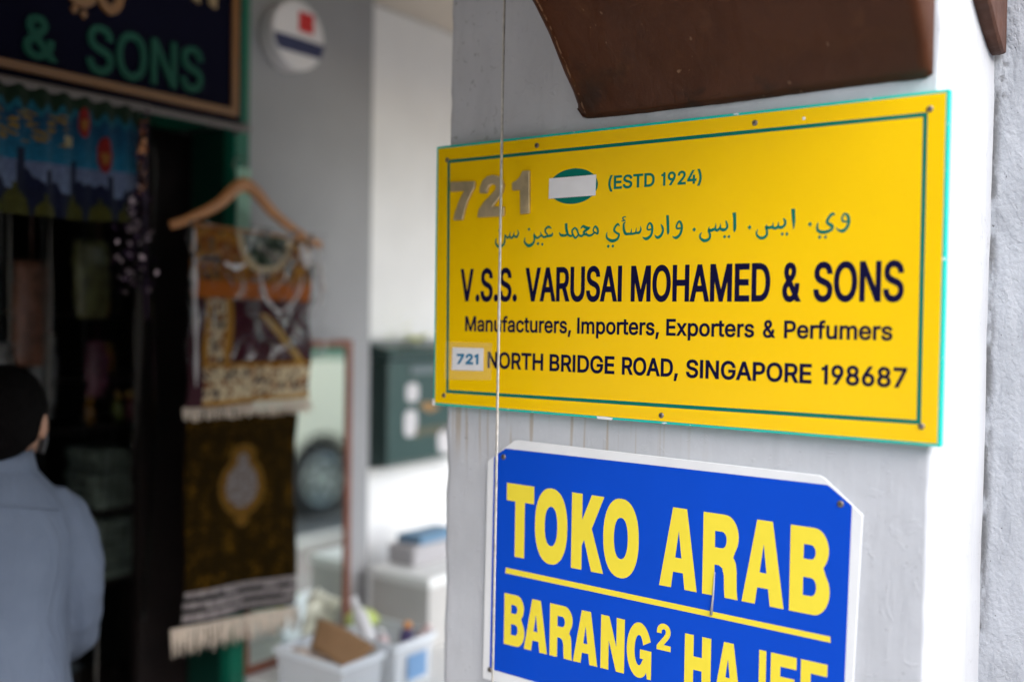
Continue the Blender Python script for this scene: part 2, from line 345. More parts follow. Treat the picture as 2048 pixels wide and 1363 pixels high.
# outline alphabet (glyph: [advance, outlines as x, y, handle x, handle y, handle x, handle y]) and measured sign layout, in metres on the sign faces
GLYPHS = json.loads('''{"&":[448,[[197,-7,221,-7,163,-7,110,12,135,-1,86,24,54,62,67,41,41,83,34,133,34,107,34,155,47,189,39,174,56,205,85,235,69,220,101,249,140,279,119,263,166,298,216,335,191,316,223,340,237,352,230,346,244,359,255,375,250,366,259,384,262,405,262,394,262,421,245,445,256,434,235,456,201,461,220,461,189,461,168,453,178,458,158,448,145,431,151,441,140,422,137,399,137,411,137,386,145,363,140,374,151,352,
169,327,159,340,179,315,204,284,190,300,282,189,438,0,360,95,413,0,364,0,389,0,300,77,171,231,236,154,152,255,121,293,135,275,107,310,87,344,95,327,79,361,75,398,75,379,75,421,91,458,81,441,101,475,134,499,116,489,153,509,200,513,175,513,225,513,266,499,247,509,284,489,308,459,298,476,319,443,324,404,324,424,324,389,315,362,321,375,309,348,291,325,302,336,281,314,256,293,269,303,222,268,154,217,
188,243,133,202,110,174,119,188,101,161,97,131,97,147,97,115,109,87,101,100,117,75,143,57,129,65,158,50,193,46,174,46,213,46,251,59,233,51,270,68,301,95,286,80,316,111,336,151,328,130,345,173,349,224,349,197,368,224,408,224,388,224,408,192,397,144,404,165,389,122,371,92,381,105,361,79,345,62,352,69,341,57,333,47,337,52,316,29,271,7,296,16,246,-2]]],"(":[273,[[89,207,89,156,89,244,101,324,93,283,
108,364,132,441,119,404,145,479,177,539,160,511,196,539,236,539,216,539,219,504,191,428,204,467,178,389,161,313,168,351,155,276,151,207,151,240,151,176,160,115,154,146,166,83,188,16,176,51,201,-18,236,-96,217,-56,216,-96,177,-96,196,-96,148,-47,111,55,126,3,97,106]]],")":[273,[[37,-96,57,-96,57,-55,86,18,73,-17,98,53,113,116,107,85,119,147,122,207,122,177,122,240,112,313,118,276,105,351,82,428,95,
389,70,467,37,539,55,504,57,539,97,539,77,539,113,511,142,441,128,479,155,404,173,323,165,364,180,283,184,207,184,244,184,156,161,53,177,104,146,2,97,-96,125,-48,77,-96]]],",":[188,[[38,-119,53,-119,48,-56,68,71,58,8,91,71,137,71,114,71,119,8,84,-119,102,-56,69,-119]]],".":[188,[[95,-4,108,-4,83,-4,63,9,72,0,54,18,50,41,50,28,50,54,63,73,54,65,72,82,95,87,83,87,108,87,128,73,119,82,137,65,141,41,
141,54,141,28,128,9,137,18,119,0]]],"1":[285,[[140,0,161,0,140,131,140,392,140,261,111,392,52,392,81,392,52,407,52,436,52,421,66,438,95,441,81,439,106,447,128,458,117,452,134,466,145,482,139,474,147,491,152,509,150,500,169,509,203,509,186,509,203,339,203,0,203,170,182,0]]],"2":[453,[[64,0,172,0,64,16,64,47,64,32,121,108,234,229,177,168,254,249,282,282,270,267,295,298,311,327,304,313,317,341,320,
371,320,356,320,390,308,419,316,405,299,432,273,449,288,442,259,456,224,460,242,460,204,460,172,447,187,456,158,439,139,413,147,428,131,399,127,362,127,382,107,362,66,362,86,362,66,392,86,442,72,419,100,465,143,496,119,483,167,509,225,516,194,516,255,516,306,497,282,509,329,484,361,445,348,467,374,424,381,372,381,399,381,354,371,318,378,335,364,300,336,259,353,280,319,237,267,180,296,211,229,140,
153,60,191,100,153,59,153,57,153,58,231,57,389,57,310,57,389,38,389,0,389,19,281,0]]],"4":[453,[[40,105,164,105,40,123,40,158,40,141,109,275,247,509,178,392,268,509,311,509,289,509,243,394,109,166,176,280,109,165,109,163,109,164,210,163,413,163,312,163,413,144,413,105,413,125,289,105],[282,0,302,0,282,40,282,121,282,81,282,130,282,146,282,138,282,203,282,318,282,260,302,318,343,318,322,318,343,
212,343,0,343,106,322,0]]],"6":[453,[[226,-7,258,-7,195,-7,142,15,167,0,118,29,84,74,98,49,71,100,64,162,64,129,64,186,80,239,69,212,91,266,137,340,110,300,176,396,252,509,214,453,276,509,322,509,299,509,265,426,151,261,208,344,149,261,145,261,147,261,150,271,165,288,157,280,174,296,196,307,184,302,207,312,235,314,221,314,266,314,316,295,293,308,339,282,370,240,357,263,382,216,389,157,389,189,389,
125,368,73,382,97,354,48,310,14,334,28,286,0],[226,48,207,48,246,48,279,63,264,53,294,72,314,101,306,85,323,118,327,157,327,136,327,178,314,213,323,197,306,230,279,251,294,242,264,261,226,265,246,265,207,265,174,252,189,261,159,243,138,214,147,230,129,198,125,158,125,179,125,137,138,102,129,118,147,85,174,63,159,72,189,53]]],"7":[453,[[97,0,120,0,172,149,323,448,248,299,323,450,323,452,323,451,
236,452,62,452,149,452,62,471,62,509,62,490,172,509,391,509,281,509,391,489,391,449,391,469,315,299,165,0,240,150,142,0]]],"8":[453,[[226,-7,260,-7,192,-7,136,11,162,-1,109,24,74,62,89,40,59,83,52,135,52,108,52,157,65,195,56,177,74,213,101,241,86,229,116,253,153,265,133,261,153,265,153,267,153,266,128,273,93,308,108,287,78,329,70,380,70,353,70,406,90,450,77,429,104,470,146,498,122,486,169,510,226,
516,196,516,256,516,306,498,283,510,329,486,361,450,348,470,375,429,382,380,382,406,382,353,359,308,374,329,344,287,300,267,325,273,300,266,300,265,300,265,319,261,351,241,336,253,366,229,387,195,378,213,396,177,401,135,401,157,401,108,378,62,393,83,364,40,317,11,343,24,291,-1],[226,49,204,49,249,49,285,60,268,53,301,68,323,91,314,78,332,105,337,139,337,121,337,158,322,189,332,174,313,203,283,223,
300,214,266,231,226,235,247,235,205,235,169,223,186,231,152,214,130,189,139,203,120,174,115,139,115,158,115,121,129,91,120,105,138,78,167,60,151,68,184,53],[226,290,208,290,244,290,274,300,260,293,288,307,307,330,299,318,315,343,319,376,319,358,319,393,308,420,315,407,300,433,275,449,289,443,261,456,226,460,245,460,208,460,177,449,191,456,163,443,145,420,152,433,137,407,133,376,133,393,133,358,
145,330,137,343,152,318,178,300,163,307,192,293]]],"9":[453,[[226,516,195,516,258,516,310,494,286,508,335,480,368,434,354,460,382,409,389,347,389,380,389,323,373,270,383,297,362,243,315,168,343,209,277,112,200,0,239,56,177,0,130,0,154,0,187,83,301,248,244,165,303,248,307,248,305,248,303,238,287,221,296,229,279,213,257,202,269,207,245,197,218,195,232,195,187,195,137,214,160,201,114,227,83,269,96,
245,70,292,64,352,64,320,64,384,85,436,71,412,99,461,143,494,118,480,167,508],[226,460,246,460,207,460,174,446,189,456,159,437,138,407,147,424,130,391,125,352,125,372,125,330,138,295,130,312,147,279,174,257,159,266,189,248,226,243,207,243,246,243,279,257,263,248,294,266,314,295,306,279,323,311,327,350,327,330,327,372,314,407,323,391,306,424,279,446,294,437,264,456]]],"A":[480,[[16,0,39,0,78,170,
201,509,140,339,226,509,276,509,251,509,338,339,463,0,401,170,440,0,395,0,418,0,359,101,287,302,323,202,281,321,264,372,273,344,255,400,232,478,245,435,236,478,245,478,241,478,233,435,213,371,222,399,204,343,191,302,196,320,155,202,85,0,120,101,62,0],[110,142,197,142,110,161,110,199,110,180,197,199,370,199,283,199,370,180,370,142,370,161,283,142]]],"B":[456,[[60,0,122,0,60,170,60,509,60,339,120,
509,241,509,181,509,276,509,329,491,306,503,352,479,381,442,369,462,392,422,398,374,398,399,398,352,387,320,394,334,379,306,356,286,369,294,344,277,315,267,330,271,315,265,315,262,315,264,331,261,363,245,347,255,379,235,402,203,392,221,413,185,418,136,418,163,418,111,400,67,412,87,388,46,344,18,370,30,319,6,247,0,287,0,184,0],[125,57,125,115,165,57,245,57,205,57,284,57,330,80,313,65,347,95,355,
137,355,114,355,154,342,184,351,170,334,198,306,218,321,209,290,227,248,231,271,231,207,231,125,231,166,231,125,173],[125,285,125,341,162,285,238,285,200,285,257,285,288,296,273,289,303,303,323,326,315,313,332,339,336,372,336,355,336,395,313,429,328,414,297,444,240,452,273,452,202,452,125,452,163,452,125,396]]],"D":[502,[[219,0,271,0,178,0,96,0,137,0,96,19,96,57,96,38,136,57,215,57,175,57,256,57,
318,81,291,65,345,97,379,149,366,119,392,179,399,255,399,214,399,296,379,361,392,331,366,390,320,428,346,412,293,444,221,452,260,452,178,452,93,452,136,452,93,471,93,509,93,490,137,509,225,509,181,509,275,509,353,478,317,499,388,458,433,391,415,429,452,353,462,255,462,308,462,202,433,119,452,157,414,81,351,31,387,51,314,10],[125,509,103,509,125,339,125,0,125,170,103,0,60,0,82,0,60,170,60,509,60,
339,82,509]]],"E":[419,[[60,0,165,0,60,170,60,509,60,339,164,509,372,509,268,509,372,490,372,452,372,471,290,452,125,452,207,452,125,396,125,286,125,341,202,286,355,286,278,286,355,267,355,229,355,248,278,229,125,229,202,229,125,172,125,57,125,114,208,57,375,57,292,57,375,38,375,0,375,19,270,0]]],"G":[520,[[269,-7,309,-7,223,-7,149,25,184,4,115,46,69,116,88,77,50,155,40,254,40,201,40,308,69,393,
50,354,88,432,149,484,115,462,183,505,265,516,221,516,292,516,340,504,317,512,364,496,403,469,385,484,422,454,449,416,437,437,461,396,474,349,470,373,452,349,408,349,430,349,403,365,387,393,396,380,379,406,356,427,368,417,344,436,315,448,330,444,300,453,265,456,283,456,235,456,183,432,208,448,159,417,125,364,139,394,111,334,103,254,103,297,103,211,125,145,111,175,140,115,184,76,159,92,209,61,269,
53,237,53,297,53,345,71,323,59,367,83,396,123,384,101,409,146,415,202,415,172,421,201,434,199,428,200,384,199,283,199,333,199,283,218,283,256,283,237,348,256,478,256,413,256,478,237,478,200,478,219,478,158,451,91,469,122,433,60,377,19,408,36,345,2]]],"H":[517,[[60,0,82,0,60,170,60,509,60,339,82,509,125,509,103,509,125,435,125,289,125,362,214,289,392,289,303,289,392,362,392,509,392,435,414,509,457,
509,435,509,457,339,457,0,457,170,435,0,392,0,414,0,392,77,392,232,392,155,303,232,125,232,214,232,125,155,125,0,125,77,103,0]]],"I":[185,[[60,0,82,0,60,170,60,509,60,339,82,509,125,509,103,509,125,339,125,0,125,170,103,0]]],"M":[628,[[60,0,81,0,60,170,60,509,60,339,91,509,152,509,121,509,193,402,277,187,235,294,280,180,287,159,284,170,291,148,299,123,295,136,303,110,311,84,307,97,315,71,322,49,
319,59,317,49,307,49,312,49,310,59,318,83,314,70,322,95,330,121,326,108,334,134,342,158,338,147,346,170,352,187,349,179,394,294,476,509,435,402,507,509,568,509,537,509,568,339,568,0,568,170,547,0,504,0,525,0,504,97,504,291,504,194,504,302,504,327,504,314,505,340,505,369,505,354,505,383,506,413,506,398,506,428,507,457,507,443,509,457,513,457,511,457,508,441,498,409,503,426,492,393,482,363,487,378,
477,348,467,322,472,334,463,309,456,291,459,299,418,194,342,0,380,97,323,0,286,0,305,0,248,97,170,291,209,194,167,299,159,321,163,309,155,333,145,361,150,346,140,376,129,408,135,391,124,424,112,457,118,441,114,457,119,457,117,457,119,444,120,416,120,431,120,401,121,372,121,387,121,357,122,328,121,342,122,315,122,291,122,302,122,194,122,0,122,97,101,0]]],"N":[523,[[60,0,82,0,60,170,60,509,60,339,
85,509,136,509,111,509,205,400,343,183,274,291,349,174,363,151,355,164,370,138,388,107,379,123,396,90,414,55,405,73,411,55,405,54,408,54,403,72,401,108,401,90,400,126,399,157,399,142,399,172,399,195,399,185,399,300,399,509,399,404,420,509,463,509,442,509,463,339,463,0,463,170,438,0,387,0,412,0,325,97,202,290,264,193,194,303,177,331,186,316,169,345,148,381,159,362,137,400,108,452,123,424,111,453,
119,454,115,453,120,428,122,384,121,405,123,362,124,328,124,344,125,312,125,291,125,300,125,194,125,0,125,97,103,0]]],"O":[533,[[267,-7,311,-7,223,-7,150,25,184,4,116,46,70,115,90,76,50,154,40,254,40,201,40,308,70,393,50,354,90,432,150,484,116,462,184,505,267,516,223,516,311,516,384,484,350,505,418,462,464,393,444,432,483,354,493,254,493,308,493,201,464,115,483,154,444,76,384,25,418,46,350,4],
[267,53,236,53,297,53,349,76,325,61,374,91,408,144,394,114,423,174,430,254,430,211,430,298,408,365,423,335,394,395,349,433,374,417,325,448,267,456,297,456,236,456,184,433,209,448,159,417,125,364,140,394,111,334,103,254,103,297,103,211,125,144,111,174,140,114,184,76,159,92,209,61]]],"P":[445,[[60,0,82,0,60,170,60,509,60,339,118,509,235,509,177,509,274,509,332,487,307,502,358,473,390,430,377,454,
402,405,409,348,409,378,409,317,390,265,402,290,377,241,332,207,358,222,307,193,235,186,274,186,193,186,109,186,151,186,109,205,109,242,109,224,150,242,233,242,191,242,259,242,297,256,281,247,313,265,333,294,325,278,341,310,344,348,344,328,344,368,333,402,341,386,325,417,297,439,313,430,280,448,232,452,259,452,196,452,125,452,160,452,125,301,125,0,125,151,103,0]]],"R":[449,[[60,0,82,0,60,170,60,
509,60,339,119,509,236,509,177,509,275,509,333,489,307,502,359,475,390,433,378,457,403,410,409,352,409,382,409,321,390,271,403,295,378,248,333,217,359,230,307,204,236,198,275,198,189,198,96,198,143,198,96,217,96,255,96,236,142,255,234,255,188,255,260,255,298,267,281,259,314,275,334,300,326,286,341,315,345,352,345,332,345,372,334,405,341,390,326,420,298,440,314,431,281,448,233,452,259,452,197,452,
125,452,161,452,125,301,125,0,125,151,103,0],[353,0,378,0,312,76,230,229,271,153,254,229,303,229,279,229,344,153,428,0,386,76,403,0]]],"S":[447,[[224,-9,263,-9,187,-9,128,9,155,-3,100,21,64,60,79,38,49,82,38,137,40,107,60,137,104,137,82,137,106,117,123,88,112,101,134,75,166,59,149,65,184,52,224,49,203,49,247,49,286,60,268,53,304,68,329,92,319,78,340,105,346,139,346,121,346,155,332,179,341,169,323,
189,296,205,311,198,281,211,245,222,264,217,224,228,184,239,204,234,142,251,86,289,109,268,63,311,52,372,52,339,52,401,75,448,60,426,90,469,138,498,111,486,164,510,227,516,194,516,261,516,316,498,290,510,342,486,377,449,362,469,392,428,401,378,400,404,380,378,337,378,358,378,335,403,302,437,323,423,281,451,225,459,256,459,203,459,167,448,184,455,151,441,129,418,138,431,120,406,115,376,115,391,115,
358,131,334,120,344,142,323,169,308,154,314,184,302,212,293,199,297,230,289,264,279,247,284,279,275,312,264,295,270,328,257,359,238,344,248,373,227,395,198,385,214,404,181,408,139,408,162,408,111,386,64,401,86,372,41,323,11,351,24,296,-2]]],"T":[449,[[32,452,85,452,32,471,32,509,32,490,160,509,417,509,288,509,417,490,417,452,417,471,363,452,257,452,310,452,257,301,257,0,257,151,235,0,193,0,214,0,
193,151,193,452,193,301,139,452]]],"U":[517,[[259,-8,299,-8,219,-8,154,15,184,0,124,31,85,80,101,53,68,107,60,173,60,138,60,285,60,509,60,397,81,509,124,509,103,509,124,399,124,178,124,288,124,154,141,113,130,132,152,94,187,68,167,79,207,57,259,52,231,52,287,52,331,68,311,57,351,79,377,113,366,94,387,132,393,178,393,154,393,288,393,509,393,399,414,509,457,509,436,509,457,397,457,173,457,285,457,
138,433,80,449,107,416,53,363,15,393,31,334,0]]],"V":[480,[[204,0,229,0,141,170,16,509,79,339,39,509,84,509,62,509,120,408,192,206,156,307,198,189,215,137,206,166,224,109,248,31,235,73,243,31,235,31,239,31,247,74,267,138,258,110,276,166,290,206,284,189,325,307,395,509,360,408,417,509,463,509,440,509,401,339,278,0,340,170,253,0]]],"a":[389,[[160,-9,182,-9,136,-9,94,5,114,-4,75,14,48,45,59,27,36,62,
30,108,30,83,30,130,43,161,35,147,52,175,78,193,63,185,92,201,125,211,108,207,143,215,178,220,160,218,201,223,234,227,219,225,248,228,265,235,258,231,272,239,276,255,276,245,276,255,276,257,276,256,276,272,267,297,273,286,261,308,240,322,252,316,228,328,196,331,213,331,178,331,149,322,162,328,136,317,118,301,126,309,110,292,100,274,104,283,80,280,41,291,61,285,50,314,79,346,62,332,95,360,133,375,
113,369,153,381,194,384,173,384,208,384,239,379,223,383,255,376,286,360,271,370,301,351,322,320,313,338,332,303,337,251,337,280,337,168,337,0,337,84,317,0,277,0,297,0,277,17,277,52,277,35,275,52,272,52,274,52,268,43,252,25,261,34,243,15,215,1,230,7,200,-5],[170,45,155,45,193,45,228,59,212,50,243,68,263,93,255,79,271,107,276,138,276,122,276,155,276,190,276,173,273,187,259,182,268,184,251,180,231,
176,242,178,221,174,200,171,210,172,190,170,175,168,182,169,161,166,134,159,147,163,121,154,103,139,111,148,96,131,92,105,92,119,92,92,102,72,95,81,109,63,130,52,118,57,142,48]]],"c":[396,[[207,-8,226,-8,173,-8,117,16,143,0,91,33,56,85,71,56,41,114,34,187,34,149,34,227,56,291,41,262,71,321,117,360,91,343,143,376,207,384,173,384,226,384,260,377,243,382,276,372,305,356,292,365,319,347,340,322,330,
335,350,309,362,277,357,294,342,272,303,262,322,267,300,272,290,289,296,281,285,297,270,311,278,305,262,317,242,325,253,322,232,328,207,330,220,330,182,330,145,310,161,323,129,297,108,258,116,280,100,237,96,187,96,213,96,162,108,117,100,139,116,96,145,66,129,79,161,53,207,46,182,46,220,46,243,52,232,48,253,55,271,66,263,60,279,72,292,89,286,80,297,97,304,117,301,107,324,112,363,102,343,107,358,85,
341,56,351,70,332,43,306,21,320,31,293,12,261,-1,277,4,244,-6]]],"e":[404,[[212,-8,238,-8,175,-8,117,16,143,0,90,33,56,85,70,56,41,114,34,187,34,148,34,226,55,290,41,260,69,319,115,359,89,343,141,376,205,384,171,384,226,384,266,374,246,381,285,367,319,341,303,356,335,326,357,282,348,306,366,258,371,194,371,228,371,186,371,169,371,178,272,169,75,169,174,169,75,187,75,221,75,204,163,221,338,221,250,
221,329,215,310,202,319,208,310,227,298,269,306,249,290,288,263,314,278,303,247,325,205,330,228,330,182,330,146,313,163,325,130,302,109,270,118,288,100,251,96,211,96,232,96,200,96,178,96,189,96,150,110,106,101,126,120,87,151,61,134,72,168,51,212,46,189,46,228,46,254,53,241,48,266,57,285,73,277,64,294,82,306,105,301,93,325,101,365,91,345,96,359,71,335,39,349,54,321,24,283,4,303,13,262,-4]]],
"f":[254,[[228,379,154,379,228,362,228,327,228,344,154,327,6,327,80,327,6,344,6,379,6,362,80,379],[81,0,101,0,81,144,81,432,81,288,81,453,96,486,86,471,106,500,135,519,119,511,152,526,187,530,169,530,201,530,222,527,213,529,232,525,243,521,238,523,238,503,227,468,233,486,224,470,215,472,220,471,210,473,195,474,203,474,176,474,154,460,163,469,146,451,142,419,142,437,142,279,142,0,142,140,121,0]]],
"m":[610,[[53,0,73,0,53,126,53,379,53,253,72,379,112,379,92,379,112,351,112,295,112,323,111,295,108,295,109,295,113,316,132,346,121,332,144,359,172,376,157,369,187,383,219,386,203,386,247,386,287,361,270,378,305,344,321,295,316,322,318,295,312,295,315,295,317,313,337,343,325,329,349,357,381,375,364,367,398,382,437,386,416,386,459,386,497,372,479,381,515,362,541,328,530,348,551,309,557,255,557,285,
557,170,557,0,557,85,536,0,496,0,516,0,496,85,496,254,496,169,496,281,473,313,488,301,457,325,419,330,439,330,402,330,374,320,387,327,362,313,345,290,352,303,339,278,335,247,335,263,335,165,335,0,335,82,315,0,274,0,295,0,274,87,274,260,274,173,274,281,253,311,267,298,239,324,199,330,221,330,185,330,158,320,171,327,144,313,126,289,134,303,118,276,114,238,114,258,114,159,114,0,114,79,93,0]]],
"n":[410,[[114,227,114,249,114,151,114,0,114,76,93,0,53,0,73,0,53,126,53,379,53,253,72,379,112,379,92,379,112,349,112,287,112,318,109,287,102,287,106,287,114,322,152,362,131,347,174,377,227,384,199,384,253,384,295,369,276,379,314,358,341,321,330,342,352,299,357,240,357,273,357,160,357,0,357,80,337,0,296,0,316,0,296,78,296,235,296,157,296,265,273,304,288,288,258,321,210,329,237,329,192,329,161,317,
175,325,146,309,126,283,135,298,118,267]]],"o":[415,[[207,-8,242,-8,173,-8,117,16,143,0,91,33,56,85,71,56,41,114,34,187,34,149,34,227,56,291,41,262,71,321,117,360,91,343,143,376,207,384,173,384,242,384,299,360,273,376,325,343,359,291,345,321,374,262,381,187,381,227,381,149,359,85,374,114,345,56,299,16,325,33,273,0],[207,46,182,46,233,46,270,66,254,53,287,79,307,117,299,96,315,139,319,187,319,162,
319,213,307,258,315,236,299,280,270,310,287,297,254,323,207,330,233,330,182,330,145,310,161,323,129,297,108,258,116,280,100,237,96,187,96,213,96,162,108,117,100,139,116,96,145,66,129,79,161,53]]],"p":[424,[[53,-143,73,-143,53,31,53,379,53,205,72,379,112,379,92,379,112,359,112,319,112,339,114,319,118,319,116,319,123,327,137,346,129,336,145,356,171,373,157,365,186,381,229,384,205,384,261,384,313,
361,289,376,337,345,370,293,356,322,383,263,390,189,390,229,390,149,370,84,383,114,356,55,313,16,337,32,289,0,229,-8,261,-8,206,-8,173,4,187,-4,158,12,138,31,146,21,130,42,118,59,123,51,117,59,114,59,115,59,114,-8,114,-143,114,-76,93,-143],[220,47,197,47,244,47,279,66,263,53,295,78,316,117,308,95,324,138,328,189,328,162,328,216,316,261,324,240,308,282,280,311,296,299,264,324,220,330,244,330,197,
330,161,312,177,324,145,300,125,263,133,284,117,242,113,189,113,217,113,161,125,115,117,136,133,94,162,65,146,77,178,53]]],"r":[259,[[53,0,73,0,53,126,53,379,53,253,72,379,112,379,92,379,112,360,112,321,112,340,113,321,115,321,114,321,122,340,152,367,135,355,170,379,213,385,190,385,218,385,229,384,223,385,235,384,243,384,240,384,243,363,243,322,243,343,242,323,230,324,237,323,223,325,207,326,215,
326,189,326,159,315,173,322,145,307,126,284,134,297,118,270,114,237,114,255,114,158,114,0,114,79,93,0]]],"s":[365,[[182,-8,211,-8,156,-8,112,3,133,-4,92,11,62,38,75,23,49,53,36,94,40,72,55,98,94,107,74,102,99,86,124,60,109,70,139,50,181,45,158,45,208,45,244,62,229,51,260,74,268,103,268,87,268,116,254,136,263,127,245,144,212,155,231,151,191,160,149,170,170,165,115,178,72,208,89,191,55,225,47,274,
47,247,47,296,65,332,53,315,77,348,115,370,94,361,136,380,187,384,160,384,213,384,254,372,235,380,272,365,299,339,287,353,310,325,324,290,319,309,305,286,268,277,287,281,263,292,243,316,255,304,230,327,187,333,212,333,165,333,131,317,146,327,116,306,109,277,109,293,109,263,124,243,114,252,134,235,172,223,150,228,191,218,229,209,210,214,264,201,306,171,290,188,323,154,331,107,331,133,331,84,312,47,
325,64,300,30,260,6,282,16,237,-3]]],"t":[227,[[204,379,138,379,204,362,204,327,204,344,138,327,6,327,72,327,6,344,6,379,6,362,72,379],[65,471,65,345,85,471,126,471,106,471,126,347,126,98,126,222,126,81,136,61,129,69,143,54,170,50,154,50,174,50,185,51,179,50,191,52,202,54,197,53,206,36,213,2,209,19,207,0,192,-3,200,-2,184,-4,168,-4,176,-4,136,-4,92,21,110,4,74,38,65,93,65,62,65,219]]],"u":[410,
[[182,-5,211,-5,157,-5,115,11,134,0,95,21,69,59,80,37,58,80,53,139,53,107,53,219,53,379,53,299,73,379,114,379,93,379,114,301,114,144,114,222,114,114,137,75,121,91,152,58,200,50,173,50,218,50,249,62,235,54,264,70,283,97,275,81,292,112,296,153,296,131,296,228,296,379,296,304,316,379,357,379,337,379,357,253,357,0,357,126,337,0,298,0,318,0,298,31,298,92,298,61,301,92,307,92,304,92,295,57,257,17,279,
32,235,2]]],"x":[379,[[21,0,44,0,71,73,171,218,121,145,171,202,171,171,171,187,124,240,29,379,76,310,52,379,100,379,76,379,116,355,147,306,132,330,160,287,179,253,170,270,188,237,207,206,198,221,197,206,175,206,186,206,185,221,202,253,194,237,211,270,233,306,221,287,249,330,282,379,266,355,305,379,352,379,328,379,304,309,209,169,256,239,209,184,209,214,209,199,258,143,358,0,308,71,334,0,287,0,310,
0,268,28,231,85,249,57,219,103,200,136,209,120,191,152,173,182,182,167,183,182,205,182,194,182,195,167,178,136,186,152,170,120,148,85,160,103,129,57,91,0,110,28,68,0]]]}''')
